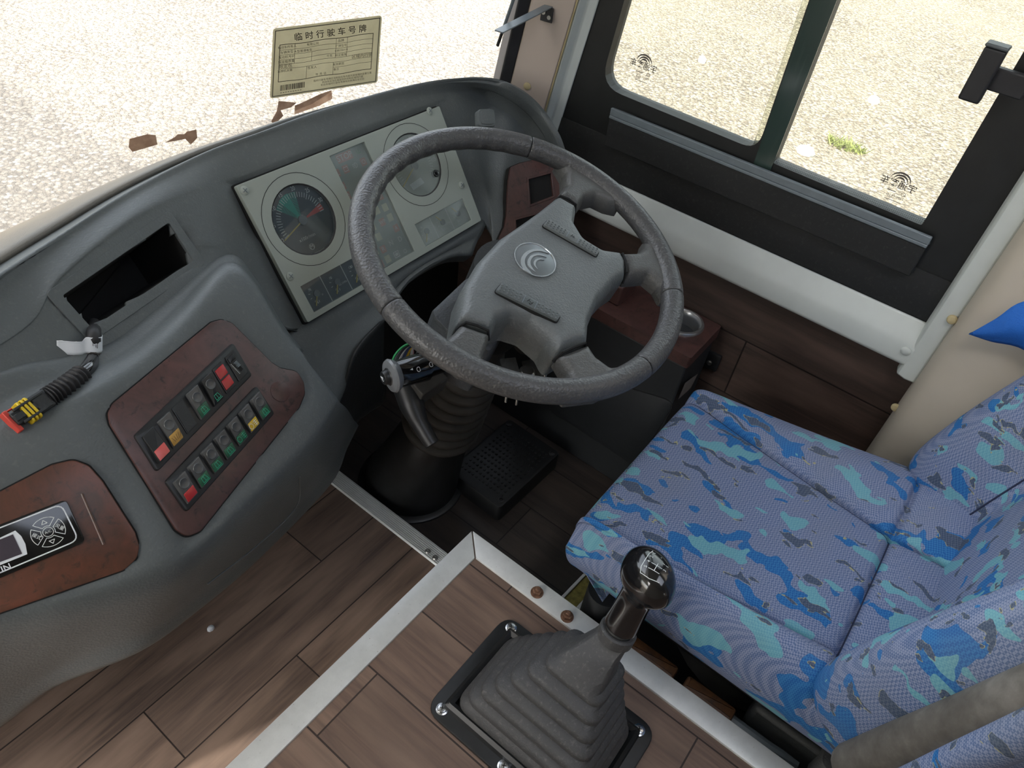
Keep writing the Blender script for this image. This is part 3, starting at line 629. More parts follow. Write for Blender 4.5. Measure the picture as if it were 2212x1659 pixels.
# ================================================================== instrument cluster
cl = thing('instrument_cluster', Fcl.p(.2, 0, 0), 'pale grey instrument cluster with two round gauges behind the steering wheel', 'instrument cluster')
CLP = [(665, 697), (1040, 476), (949, 229), (510, 401)]; CO = [Fcl.uv(*p, .010) for p in CLP]
FT = Fcl.off(.010); cu = lambda x, y: FT.uv(x, y)
dist = lambda p, q: math.hypot(p[0] - q[0], p[1] - q[1])
tc = cu(659, 474); tr_ = dist(tc, cu(742, 505)); tro = dist(tc, cu(563, 452)); sc_ = cu(901, 356); tr_ = .0545; tro = .070
def axis_rect(p): a = [q[0] for q in p]; b = [q[1] for q in p]; return sorted(a)[0], sorted(a)[-1], sorted(b)[0], sorted(b)[-1]
wp = [cu(*p) for p in ((712, 337), (787, 306), (896, 542), (829, 581))]
lr = [cu(*p) for p in ((896, 485), (999, 428), (1019, 475), (920, 533))]
ll0, ll1 = cu(649, 619), cu(679, 675); lw = dist(lr[0], lr[1]); ll = [ll0, (ll0[0] + lw, ll0[1] + .001), (ll1[0] + lw, ll1[1] + .001), ll1]
holes = [circ(*tc, tr_, 40), circ(*sc_, tr_, 40), wp, lr, ll]
MB().plate(Fcl, rpoly(CO, .003, 3), -.008, .010, holes=holes).build('bezel_plate', M['grey'], cl, bevel=.0012)
MB().plate(Fcl, inset(ccw(CO), .006), -.0055, -.0045).build('backing_plate', M['hole'], cl, smooth=False)
MB().plate(Fcl, rpoly([tuple(np.array(p)) for p in inset(ccw(CO), -.0025)], .004, 3), -.004, .001).build('shadow_gap', M['hole'], cl, smooth=False)
def ring(mb, F, c, r0, r1, h0, h1, m=0, n=40):
    return mb.grid(np.array([[F.p(c[0] + r * math.cos(t), c[1] + r * math.sin(t), h) for t in np.linspace(0, 2 * math.pi, n, endpoint=False)] for r, h in ((r0, h0), (r1, h1))]), m, cv=True)
FD = Fcl.off(.0015); FL = Fcl.off(.0075)
def gauge(name, c, face, mp, nums, a0, a1, nt):
    g = MB().plate(FD, circ(*c, tr_ + .001, 40), -.004, 0).build(name, M[face], cl, smooth=False)
    mk = MB()
    for i in range(nt + 1):
        t = a0 + (a1 - a0) * i / nt; L0 = .036 if i % 5 else .0345
        mk.line(FD, [(c[0] + L0 * math.cos(t), c[1] + L0 * math.sin(t)), (c[0] + .043 * math.cos(t), c[1] + .043 * math.sin(t))], .0009, .0003)
    for s, i in nums: t = a0 + (a1 - a0) * i / nt; mk.text(FD, s, c[0] + .0485 * math.cos(t), c[1] + .0485 * math.sin(t), .0095, .0003, sx=.8)
    mk.build('scale', mp, g, smooth=False)
    MB().lathe(FD, [(.0075, 0), (.0075, .003), (.006, .004), (.0001, .0042)], 20, ab=c).build('needle_hub', M['slate'], g)
    return g
ang = lambda c, p: math.atan2(p[1] - c[1], p[0] - c[0])
a0, a30 = ang(tc, cu(618, 517)), ang(tc, cu(702, 452)); a0 = a0 % (2 * math.pi)
if a30 > a0: a30 -= 2 * math.pi
tg = gauge('tachometer', tc, 'dial', M['print'], [(s, i) for s, i in (('0', 0), ('5', 5), ('10', 10), ('15', 15), ('20', 20), ('25', 25), ('30', 30))], a0, a30, 33)
at_ = lambda i: a0 + (a30 - a0) * i / 33
gm = MB()
def sector(mb, c, i0, i1, r0, r1, m=0, h=.0002): 
    ts = np.linspace(at_(i0), at_(i1), 10); mb.add([FD.p(c[0] + r * math.cos(t), c[1] + r * math.sin(t), h) for r in (r0, r1) for t in ts], [(j, j + 1, 11 + j, 10 + j) for j in range(9)], m)
sector(gm, tc, 13, 17.5, .008, .0445); sector(gm, tc, 30.5, 33, .010, .044, 1)
for k in range(16):
    r = .008 + k * .00228; sector(gm, tc, 10, 13, r, r + .0012); sector(gm, tc, 17.5, 20.5, r, r + .0012)
gm.build('band', [M['green'], M['salmon']], tg, smooth=False)
def needle(F, c, p, parent, l0=.012, w=.0016):
    t = ang(c, p); L = dist(c, p); MB().box(F.local(*c, t), l0 * .5, L, -w / 2, w / 2, .0012, .0024).build('needle', M['yellow'], parent, smooth=False)
needle(FD, tc, cu(620, 518), tg)
MB().text(FD, 'x100r/min', *cu(670, 511), .0075, .0003).text(FD, 'Commercial', *cu(692, 543), .0058, .0003, w=.01).line(FD, [(cu(680, 531)[0] + .0045 * math.cos(t), cu(680, 531)[1] + .0045 * math.sin(t)) for t in np.linspace(0, 2 * math.pi, 16)], .0009, .0003).line(FD, [tuple(np.array(cu(680, 531)) + p) for p in ((-.003, -.003), (-.002, .0028), (0, 0), (.002, .0028), (.003, -.003))], .0011, .0003).build('maker_mark', M['print'], tg, smooth=False)
b0, b30 = ang(sc_, cu(871, 407)), ang(sc_, cu(937, 357))
if b30 > b0: b30 -= 2 * math.pi
def _(): pass
sg = gauge('speedometer', sc_, 'dial_glare', M['white'], [('0', 0), ('20', 5), ('40', 10), ('60', 15), ('80', 20), ('100', 25), ('125', 31)], b0 % (2 * math.pi), (b0 % (2 * math.pi)) - 4.3, 36)
needle(FD, sc_, cu(873, 407), sg)
MB().poly(FD, [cu(891, 397), cu(915, 381), cu(923, 393), cu(899, 409)], .0005).build('odometer_window', M['label'], sg, smooth=False)
MB().lathe(FD, [(.0065, 0), (.0068, .006), (.006, .0085), (.003, .0085), (.003, .0105), (.0001, .0107)], 20, ab=cu(944, 374)).build('reset_knob', M['black_gloss'], sg)
for c, g in ((tc, tg), (sc_, sg)):
    MB().plate(FL, circ(*c, tr_ - .0005, 40), 0, .0008).build('lens', M['lens_tach' if g is tg else 'lens_glare'], g, smooth=False)
    rg = MB(); ring(rg, Fcl, c, tr_, tr_ - .0022, .0095, .0080); rg.build('dark_rim', M['gasket'], g)
    rg = MB(); ring(rg, Fcl, c, tro, tro + .0009, .0102, .0102); rg.build('groove', M['hole'], g, smooth=False)
# telltale board
tb = MB().plate(FD, inset(ccw(wp), -.001), -.004, 0).build('telltale_board', M['tell'], cl, smooth=False)
MB().plate(FL, inset(ccw(wp), .0004), 0, .0008).build('lens', M['lens_glare'], tb, smooth=False)
def tcell(px, py, mat, w=.0115, h=.0125, txt=None, tm='white', sz=.008, icon=None):
    a, b = cu(px, py); q = MB().poly(FD, rect(a - w / 2, a + w / 2, b - h / 2, b + h / 2), .0004, 0)
    if txt: q.text(FD, txt, a, b, sz, .0008, 1)
    if icon == 'o': q.line(FD, [(a + .0032 * math.cos(t), b + .0032 * math.sin(t)) for t in np.linspace(0, 2 * math.pi, 14)], .0007, .0008, 1)
    if icon == 'b': q.line(FD, [(a - .004, b - .003), (a + .004, b - .003), (a + .004, b + .003), (a - .004, b + .003)], .0007, .0008, 1, True).line(FD, [(a - .0025, b + .003), (a - .0025, b + .0045)], .001, .0008, 1).line(FD, [(a + .0025, b + .003), (a + .0025, b + .0045)], .001, .0008, 1)
    if icon == 'd': q.line(FD, [(a, b - .004), (a, b + .004), (a + .003, b + .003), (a + .0045, b), (a + .003, b - .003), (a, b - .004)], .0008, .0008, 1).line(FD, [(a - .0055, b + .0025), (a - .0015, b + .0025)], .0008, .0008, 1).line(FD, [(a - .0055, b), (a - .0015, b)], .0008, .0008, 1).line(FD, [(a - .0055, b - .0025), (a - .0015, b - .0025)], .0008, .0008, 1)
    if icon == 'l': q.line(FD, [(a - .004, b + .003), (a - .004, b - .003), (a + .004, b - .003)], .0007, .0008, 1).line(FD, [(a, b - .003), (a, b + .004)], .0007, .0008, 1)
    q.build('telltale', [M[mat], M[tm]], tb, smooth=False)
tcell(750, 336, 'tellr', .032, .014, 'STOP', sz=.0135); tcell(780, 324, 'tell', .010, .012, None, 'wgreen', icon='l'); tcell(722, 348, 'tell', .010, .012, None, 'wgreen', icon='l')
tcell(753, 363, 'tellr', icon='b'); tcell(773, 355, 'tell', .012, .012, icon='d'); tcell(791, 347, 'tellr', icon='o'); tcell(734, 372, 'tellr', icon='l'); tcell(746, 400, 'tellr', icon='o'); tcell(757, 421, 'tellr', icon='o')
for p in ((827, 422), (812, 430), (803, 467)): tcell(*p, 'tellr', icon='o')
for p in ((820, 453), (838, 446), (849, 468), (811, 489), (824, 510), (806, 525), (816, 542)): tcell(*p, 'tely')
tcell(832, 478, 'tellr', txt='WP', sz=.009); tcell(862, 491, 'tellr', txt='A', sz=.009); tcell(834, 537, 'tellr', txt='R', sz=.011); tcell(851, 524, 'tell', txt='N', sz=.012); tcell(870, 515, 'tell', txt='D', sz=.012); tcell(829, 570, 'tellr', icon='o'); tcell(844, 558, 'tely', icon='o'); tcell(863, 548, 'white', .012, .011, None, 'hole', icon='b'); tcell(881, 541, 'tell', .01, .01, icon='o')
# small gauges
for nm, rc, face, mk_, nd in (('small_gauge', ll, 'dial', 'print', True), ('small_gauge', lr, 'dial_glare', 'white', False)):
    g = MB().plate(FD, inset(ccw(rc), -.001), -.004, 0).build(nm, M[face], cl, smooth=False); o_, e_ = np.array(rc[0]), np.array(rc[1]); h_ = np.array(rc[3]) - o_; q = MB()
    for k in (1, 2): p0 = o_ + (e_ - o_) * k / 3; q.line(FD, [p0, p0 + h_], .0012, .0004)
    for k in range(3):
        c = o_ + (e_ - o_) * (k + .55) / 3 + h_ * .5
        for t in np.linspace(2.2, 4.6, 5): q.line(FD, [c + .011 * A3(math.cos(t), math.sin(t)), c + .014 * A3(math.cos(t), math.sin(t))], .0009, .0004)
        q.text(FD, ('32', '10', '120')[k], c[0] - .008, c[1] + .010, .006, .0004).text(FD, ('16', '0', '40')[k], c[0] - .006, c[1] - .013, .006, .0004).text(FD, ('V', 'x0.1MPa', '°C')[k], c[0] + .009, c[1] - .006, .005, .0004)
    q.build('scale', M[mk_], g, smooth=False)
    for k in range(3):
        c = o_ + (e_ - o_) * (k + .55) / 3 + h_ * .5; d = A3(-.012, -.018) if (nd or k == 0) else A3(-.012, .016)
        MB().lathe(FD, [(.0055, 0), (.0055, .002), (.0001, .0025)], 16, ab=tuple(c)).build('needle_hub', M['slate'], g)
        needle(FD, tuple(c), tuple(c + d * .9), g, .009, .0014)
    MB().plate(FL, inset(ccw(rc), .0004), 0, .0008).build('lens', M['lens_tach' if nd else 'lens_glare'], g, smooth=False)
for px, py in ((528, 412), (627, 597), (928, 240), (997, 400)):
    a, b = cu(px, py); q = MB().lathe(FT, [(.0068, 0), (.0068, .0008), (.0045, .0022), (.0001, .0028)], 20, ab=(a, b))
    q.box(FT.local(a, b, .4), -.004, .004, -.0006, .0006, .0018, .0029, 1).box(FT.local(a, b, 1.97), -.004, .004, -.0006, .0006, .0018, .0029, 1); q.build('screw', [M['grey'], M['slate']], cl)

# ================================================================== switch panel
sp = thing('switch_panel', Fs.p(.08, -.05, 0), 'burl-patterned switch panel with two diagonal rows of rocker switches left of the wheel', 'switch panel')
FSo = Fs.off(.002); su = lambda x, y, c=0: FSo.uv(x, y, c)
bp = [su(*p) for p in [(478, 691), (500, 699), (585, 784), (604, 796), (640, 803), (654, 826), (657, 850), (645, 880), (432, 1148), (402, 1161), (378, 1145), (236, 918), (231, 893), (242, 873), (455, 697)]]
bpo = rpoly(bp, .012, 4)
MB().plate(FSo, bpo, -.012, .003, ch=.0015).build('burl_plate', M['burl'], sp)
MB().plate(FSo, inset(ccw(bpo), -.0014), -.008, .0004).build('shadow_gap', M['hole'], sp, smooth=False)
a, b = su(603, 847); q = MB(); q.plate(FSo, circ(a, b, .014, 28), .002, .0037, ch=.0008); q.build('round_blank', M['burl'], sp)
rows = ([(287, 942), (500, 741), (540, 812), (339, 1021)], [(354, 1041), (551, 834), (590, 893), (401, 1110)])
KIND = (['salmon', 'amber', 'blank', 'green', 'fuel', 'tworeds', 'slide'], ['red', 'green', 'lamp', 'green', 'fog', 'yfog', 'green'])
n = N('rocker_grey'); M['rocker'] = n.set(n.ramp(n.noise(60, 4), [(.3, (.050, .052, .053)), (.7, (.10, .102, .102))]), .35)
for ri, rw in enumerate(rows):
    U = [np.array(su(*p, .003)) for p in rw]; o_ = U[0]; e_ = U[1] - U[0]; h_ = ((U[3] - U[0]) + (U[2] - U[1])) / 2
    Lr = np.linalg.norm(e_); Hr = np.linalg.norm(h_); Fr = FSo.local(o_[0], o_[1], math.atan2(e_[1], e_[0]), .003); Hh = abs(h_ @ A3(-e_[1], e_[0]) / Lr)
    sk_ = (h_ @ e_ / Lr) / Hh
    MB().plate(Fr, rpoly([(0, 0), (Lr, 0), (Lr + sk_ * Hh, -Hh), (sk_ * Hh, -Hh)], .004, 4), -.003, .0045, ch=.0018).build('switch_frame', M['black'], sp)
    cw = (Lr - .004) / 7
    for i, kd in enumerate(KIND[ri]):
        ac = .002 + cw * (i + .5); w = cw * .74; y1, y0 = -.0065, -Hh + .006
        Fk = Frame(Fr.p(ac + sk_ * Hh / 2, (y0 + y1) / 2, .0045), Fr.u, Fr.v - Fr.u * sk_); Fk = Frame(Fk.o, Fr.u, Fr.v); hh = (y1 - y0) / 2
        def sh(pts): return [(x + -sk_ * y, y) for x, y in pts]
        if kd in ('blank', 'slide', 'tworeds'):
            rk = MB().plate(Fk, sh(rect(-w / 2, w / 2, -hh, hh, .0015, 3)), 0, .0012, ch=.0006).build('rocker_switch', M['black'], sp, smooth=True)
            if kd == 'blank': MB().plate(Fk, sh(rect(-w / 2 + .0015, w / 2 - .0015, -hh + .0015, hh - .0015, .001, 3)), .0012, .0016).build('blank_cover', M['dash_dark'], rk)
            if kd == 'tworeds':
                for s_ in (.42, -.42): MB().plate(Fk, sh(rect(-w * .42, w * .42, hh * (s_ - .36), hh * (s_ + .36), .0008, 2)), .0012, .0026, ch=.0006).build('lens', M['red'], rk)
            if kd == 'slide':
                MB().plate(Fk, sh(rect(-w / 2 + .001, w * .2, hh * .42, hh * .8, .001, 2)), .0012, .004, ch=.001).build('tab', M['black'], rk)
                MB().box(Fk, -w * .1, w * .16, -hh * .55, hh * .2, .0012, .0016).build('slot', M['hole'], rk, smooth=False)
                q = MB(); [q.box(Fk, -w * .1, w * .16, -hh * .18 + k * .0016, -hh * .18 + k * .0016 + .0009, .0014, .0042) for k in range(5)]; q.build('thumb_wheel', M['slate'], rk, smooth=False)
                q = MB(); [q.box(Fk, -w * .32, -w * .24, -hh * .6 + k * .0018, -hh * .6 + k * .0018 + .0006, .0012, .0014) for k in range(9)]; q.build('scale', M['print'], rk, smooth=False)
            continue
        rk = MB(); body = sh(rect(-w / 2, w / 2, -hh, hh, .0012, 3))
        tl = .0040; top = lambda y: .0022 + tl * (y + hh) / (2 * hh) * (1 if kd != 'salmon' else -1) + (tl if kd == 'salmon' else 0)
        rk.rings([[Fk.p(x, y, 0) for x, y in body], [Fk.p(x, y, top(y)) for x, y in body], [Fk.p(x, y, top(y) + .0006) for x, y in inset(body, .0008)]])
        rk = rk.build('rocker_switch', M['rocker'] if kd not in ('salmon', 'fuel') else M['black'], sp)
        Ft = Frame(Fk.p(0, 0, top(0) + .0006), Fk.u, Fk.v + Fk.n * (top(hh) - top(-hh)) / (2 * hh))
        if kd not in ('salmon',):
            dc = (-sk_ * hh * .35, hh * .36); rr = w * .36
            MB().rings([[Ft.p(dc[0] + r * math.cos(t), dc[1] + r * math.sin(t), z) for t in np.linspace(0, 2 * math.pi, 20, endpoint=False)] for r, z in ((rr, .0002), (rr * .92, .0009), (rr * .7, .0004), (rr * .3, .0001))], cap0=False).build('thumb_dimple', M['rocker'], rk)
        lm = dict(salmon='salmon', amber='amber', red='red', yfog='amber2').get(kd, 'dgreen')
        if kd != 'fuel': MB().plate(Ft, sh(rect(-w * .44, w * .44, -hh * .93, -hh * .22, .0008, 2)), -.0005, .0009, ch=.0004).build('lens', M[lm], rk)
        q = MB(); cx, cy = sk_ * hh * .55, -hh * .58; g = .0011
        if kd in ('green', 'fuel', 'lamp'):
            s_ = (i * 7 + ri * 3) % 3
            q.line(Ft, [(cx - .004, cy - .003), (cx + .004, cy - .003), (cx + .003, cy + .003), (cx - .003, cy + .003)], .0006, g, 0, True)
            q.line(Ft, [(cx, cy - .003), (cx, cy + .0045 - .001 * s_)], .0006, g); q.line(Ft, [(cx - .005, cy - .0045), (cx + .005, cy - .0045)], .0006, g)
        if kd in ('fog', 'yfog'):
            q.line(Ft, [(cx - .005 + .003 * math.cos(t), cy + .0035 * math.sin(t)) for t in np.linspace(0, 2 * math.pi, 14)], .0006, g)
            for k in range(3): q.line(Ft, [(cx, cy + (k - 1) * .0024), (cx + .006, cy + (k - 1) * .0024)], .0006, g)
            q.line(Ft, [(cx + .003, cy - .004), (cx + .003, cy + .004)], .0006, g)
        if kd == 'amber': [q.line(Ft, [(cx - .004 + k * .002, cy - .003), (cx - .005 + k * .002 + .0015 * k, cy + .003)], .0005, g) for k in range(5)]
        if q.f: q.build('symbol', M['gline'] if kd in ('green', 'fuel', 'lamp', 'fog') else (M['white'] if kd == 'yfog' else M['brownlever']), rk, smooth=False)

# ================================================================== air-conditioning controller
acx = thing('climate_controller', Fac.p(-.1, .05, 0), 'black climate controller in a brown burl surround at the left edge of the dashboard', 'climate control')
FAo = Fac.off(.002); au = lambda x, y, c=0: FAo.uv(x, y, c)
sur = rpoly([au(*p) for p in [(-190, 1165), (0, 1062), (112, 1004), (158, 993), (192, 1006), (222, 1040), (292, 1150), (301, 1180), (296, 1206), (268, 1231), (-190, 1390)]], .012, 4)
MB().plate(FAo, sur, -.012, .003, ch=.0015).build('burl_surround', M['burl2'], acx); MB().plate(FAo, inset(ccw(sur), -.0014), -.008, .0004).build('shadow_gap', M['hole'], acx, smooth=False)
MB().tube([FAo.p(*au(177, 1066), .003), FAo.p(*au(224, 1175), .0032)], .0014, 6).build('surround_ridge', M['burl2'], acx)
FA2 = FAo.off(.003); av = lambda x, y: FA2.uv(x, y)
fp = rpoly([av(*p) for p in [(-165, 1196), (143, 1078), (186, 1170), (-165, 1318)]], .006, 4); facep = MB().plate(FA2, fp, -.002, .002, ch=.0008).build('faceplate', M['black_gloss'], acx)
F3 = FA2.off(.002); a3 = lambda x, y: F3.uv(x, y)
wl = rpoly([a3(*p) for p in [(-150, 1198), (132, 1089), (170, 1166), (-150, 1300)]], .008, 5); MB().line(F3, wl, .0013, .0003, closed=True).build('white_border', M['label'], facep, smooth=False)
dsp = MB().plate(F3, [a3(*p) for p in [(-60, 1190), (33, 1146), (46, 1158), (55, 1175), (59, 1197), (-60, 1245)]], 0, .0006).build('display', M['label'], facep, smooth=False)
MB().plate(F3, [a3(*p) for p in [(-50, 1185), (28, 1154), (48, 1196), (-50, 1233)]], .0006, .0009).build('screen', plain('dark_lcd', (.060, .050, .065), .3), dsp, smooth=False)
cx, cy = a3(104, 1149); R_ = .0150; base_a = -math.atan2(*(np.array(a3(104, 1118)) - (cx, cy))) if False else 0.0
tx = math.atan2(a3(134, 1139)[1] - cy, a3(134, 1139)[0] - cx)
for k, tt in enumerate(('up', 'right', 'down', 'left')):
    half = .70 if k % 2 == 0 else .60; mid = math.pi / 2 - k * math.pi / 2; q = MB()
    arc = [(cx + R_ * math.cos(t), cy + R_ * math.sin(t)) for t in np.linspace(mid - half, mid + half, 10)] + [(cx + .0062 * math.cos(t), cy + .0062 * math.sin(t)) for t in np.linspace(mid + half * .8, mid - half * .8, 6)]
    q.line(F3, arc, .0006, .0003, closed=True); Lk = F3.local(cx + .0105 * math.cos(mid), cy + .0105 * math.sin(mid), mid - math.pi / 2 if k % 2 == 0 else mid - math.pi / 2)
    if k % 2 == 0: q.line(Lk, [(-.0025, -.0015), (.0025, -.0015), (0, .0022)], .0006, .0003, closed=True)
    else: q.text(F3.local(cx + .0105 * math.cos(mid), cy, -.9), '风量' if k == 1 else '模式', 0, 0, .0046, .0003)
    q.build('key', M['print'], facep, smooth=False)
MB().line(F3, circ(cx, cy, .0046, 20), .0006, .0003, closed=True).text(F3, 'A/C', cx, cy, .0036, .0003).build('key', M['print'], facep, smooth=False)
MB().text(F3, 'LIN', *a3(8, 1229), .0085, .0003, w=.01).build('maker_name', M['label'], facep, smooth=False)

# ================================================================== right burl panel
rp = thing('side_switch_panel', Frw.p(0, 0, 0), 'small burl switch panel with an empty square opening right of the instruments', 'switch panel')
FR = Frw.off(.002); ru = lambda x, y: FR.uv(x, y)
ro = rpoly([ru(*p) for p in [(1096, 392), (1101, 362), (1120, 354), (1152, 346), (1205, 362), (1215, 382), (1222, 420), (1200, 520), (1120, 545), (1072, 524), (1088, 491), (1092, 465)]], .008, 3)
sq = [ru(*p) for p in ((1139, 388), (1188, 375), (1193, 424), (1143, 443))]; sq2 = [ru(*p) for p in ((1111, 476), (1160, 463), (1163, 500), (1115, 515))]
MB().plate(FR, ro, -.004, .004, holes=[sq, sq2]).build('burl_plate', M['burl'], rp, bevel=.001)
MB().plate(FR, inset(ccw(ro), -.0014), -.012, -.0005).build('shadow_gap', M['hole'], rp, smooth=False)
for s_ in (sq, sq2): MB().plate(FR, inset(ccw(s_), -.004), .003, .0055, holes=[inset(ccw(s_), .0005)]).build('opening_rim', M['burl'], rp, bevel=.0008)

# ================================================================== steering wheel
WC = A3(.7635, .4865, .7642); yw, tl_ = -.0784515, .3032691
FW = Frame(WC, (math.cos(yw), math.sin(yw), 0), (-math.sin(yw) * math.cos(tl_), math.cos(yw) * math.cos(tl_), math.sin(tl_)))
wh = thing('steering_wheel', WC, 'large four-spoke steering wheel in worn dark grey leather with a round crescent emblem', 'steering wheel')
RR, rr = .240, .0178
wu = lambda x, y, c=0: FW.uv(x, y, c)
JA = [math.atan2(*wu(*p)[::-1]) for p in ((1144, 300), (843, 665), (1455, 640), (1390, 795))]
TH = np.linspace(-math.pi, math.pi, 361)[:-1]
def rim_r(t):
    k = 1.0
    for j in JA:
        d = abs((t - j + math.pi) % (2 * math.pi) - math.pi)
        k -= .10 * math.exp(-(d / .006) ** 2)
    return rr * k
tt_ = sorted(list(TH) + [j + d for j in JA for d in (-.012, -.007, -.0035, 0, .0035, .007, .012)])
R = []
for t in tt_:
    e = A3(math.cos(t), math.sin(t)); q = rim_r(t); w = 1 + .05 * math.sin(t * 46) if 0.6 < t < 3.0 else 1
    R.append([FW.p(*(e * (RR + q * math.cos(s) * (w if math.cos(s) < -.2 else 1))), q * .98 * math.sin(s)) for s in np.linspace(0, 2 * math.pi, 20, endpoint=False)])
MB().grid(np.array(R), cu=True, cv=True).build('rim', M['rim'], wh, ang=80)
for j in JA: MB().grid(np.array([[FW.p(math.cos(j + d) * (RR + rr * .935 * math.cos(s)), math.sin(j + d) * (RR + rr * .935 * math.cos(s)), rr * .935 * math.sin(s)) for s in np.linspace(0, 2 * math.pi, 20, endpoint=False)] for d in (-.003, .003)]), cv=True).build('rim_seam', M['hole'], wh)
zp = lambda pts: [wu(720 + x / 2.513, 240 + y / 2.513) for x, y in pts]
PAD = [(1210, 465), (1325, 530), (1312, 620), (1360, 700), (1450, 755), (1556, 770), (1592, 835), (1586, 905), (1520, 950), (1435, 1045), (1390, 1160), (1382, 1262), (1290, 1282), (1212, 1330), (1165, 1240), (1060, 1150), (960, 1118), (890, 1150), (856, 1212), (690, 1155), (664, 1170), (672, 1100), (696, 960), (778, 820), (900, 690), (1000, 622), (1105, 548)]
pad = rpoly(zp(PAD), .010, 4)
fil = lambda d, r: math.sqrt(max(0, 1 - (1 - min(d, r) / r) ** 2))
MB().pillow(FW, pad, lambda d, a, b: -.016 + .022 * fil(d, .014) + .0075 * fil(d, .05), -.055).build('horn_pad', M['pad'], wh, ang=70)
SPK = [[(1210, 465), (1325, 530), (1362, 480), (1425, 468), (1490, 500), (1570, 520), (1490, 410), (1380, 320), (1250, 235), (1215, 270), (1255, 335), (1258, 400)],
       [(1556, 770), (1640, 768), (1682, 742), (1695, 690), (1745, 690), (1800, 800), (1845, 1000), (1800, 1012), (1765, 945), (1705, 895), (1590, 905)],
       [(1382, 1262), (1430, 1335), (1500, 1385), (1600, 1372), (1640, 1440), (1450, 1540), (1270, 1560), (1240, 1500), (1282, 1470), (1268, 1420), (1212, 1330)],
       [(690, 1155), (856, 1212), (838, 1285), (816, 1345), (835, 1395), (860, 1450), (700, 1400), (560, 1300), (480, 1220), (540, 1222), (600, 1240), (655, 1195)]]
for s_ in SPK:
    pl = rpoly(zp(s_), .005, 3)
    MB().pillow(FW, pl, lambda d, a, b: -.014 + .021 * fil(d, .013), -.024).build('spoke', M['spoke'], wh, ang=60)
for p, q_ in (((1210, 465), (1325, 530)), ((1558, 768), (1588, 907)), ((1384, 1262), (1210, 1333)), ((690, 1154), (857, 1213))):
    a, b = zp([p, q_]); mid = (np.array(a) + b) / 2; MB().tube([FW.p(*a, -.012), FW.p(*(np.array(a) * .85 + np.array(b) * .15), .006), FW.p(*mid, .008), FW.p(*(np.array(a) * .15 + np.array(b) * .85), .006), FW.p(*b, -.012)], .0022, 6).build('pad_seam', M['hole'], wh)
FWP = FW.off(.0135); wv = lambda x, y: FWP.uv(x, y)
for pts, ic in ((((1171, 490), (1183, 477), (1293, 545), (1287, 556)), 'dot'), (((1068, 632), (1083, 614), (1209, 684), (1202, 697)), 'horn')):
    U = [np.array(wv(*p)) for p in pts]; MB().plate(FWP, inset(ccw(rpoly([tuple(u) for u in U], .0035, 5)), -.0012), -.004, .0012).build('button_gap', M['hole'], wh, smooth=False); hb = MB().plate(FWP, rpoly([tuple(u) for u in U], .0035, 5), -.004, .0055, ch=.0016).build('horn_button', M['pad'] if ic == 'dot' else M['dash'], wh)
    q = MB(); e = U[3] * .5 + U[2] * .5; lft = (U[0] + U[3] if False else (U[0] + U[1]) / 2); rgt = (U[2] + U[3]) / 2; ax = rgt - lft; Ln = np.linalg.norm(ax); ax /= Ln; nx = A3(-ax[1], ax[0]); wd_ = .5 * (np.linalg.norm(U[1] - U[0]) + np.linalg.norm(U[3] - U[2]))
    Fb = FWP.local(*lft, math.atan2(ax[1], ax[0]), .0055)
    for half in (0, 1):
        q = MB()
        for k in range(16):
            s = (k + .6) / 16.4
            if .40 < s < .62 or (s > .5) != bool(half): continue
            for j in (-1, 0, 1): q.lathe(Fb, [(.0015, -.0003), (.0012, .0007), (.0001, .0011)], 8, ab=(s * Ln, j * wd_ * .29 + (.0008 if k % 2 else -.0008)))
        q.build('grip_dots', M['dash'] if ic == 'dot' else M['pad'], hb)
    q = MB(); 
    for s in (.41, .61): q.box(Fb, s * Ln - .0005, s * Ln + .0005, -wd_ * .47, wd_ * .47, 0, .0006)
    q.build('divider', M['slate'], hb, smooth=False)
    cF = Fb.local(Ln * .51, 0, -math.atan2(ax[1], ax[0]), .0006); q = MB(); q.line(cF, [(-.003, .003), (.003, .003)], .0009, .0002).line(cF, [(0, .003), (0, -.003)], .0009, .0002)
    if ic == 'dot': q.line(cF, [(0, 0), (.0025, 0)], .0009, .0002)
    else: q.line(cF, [(-.003, -.001), (-.004, -.003), (0, -.004), (.003, -.003)], .0009, .0002)
    q.build('symbol', M['hole'], hb, smooth=False)
ec = wv(1155, 563); em = MB().plate(FWP, circ(*ec, .0318, 48), -.003, .0022, ch=.001).build('emblem', plain('emblem_grey', (.20, .22, .23), .35, .4, var=.05), wh)
FE = FWP.off(.0022); eq = lambda pts: [FE.uv(1050 + x / 6.911, 460 + y / 6.911) for x, y in pts]
q = MB(); q.grid(np.array([[FE.p(ec[0] + r * math.cos(t), ec[1] + r * math.sin(t), h) for t in np.linspace(0, 2 * math.pi, 48, endpoint=False)] for r, h in ((.0322, -.002), (.0320, .0008), (.0306, .0008), (.0302, 0))]), cv=True); q.build('emblem_ring', M['chrome'], em)
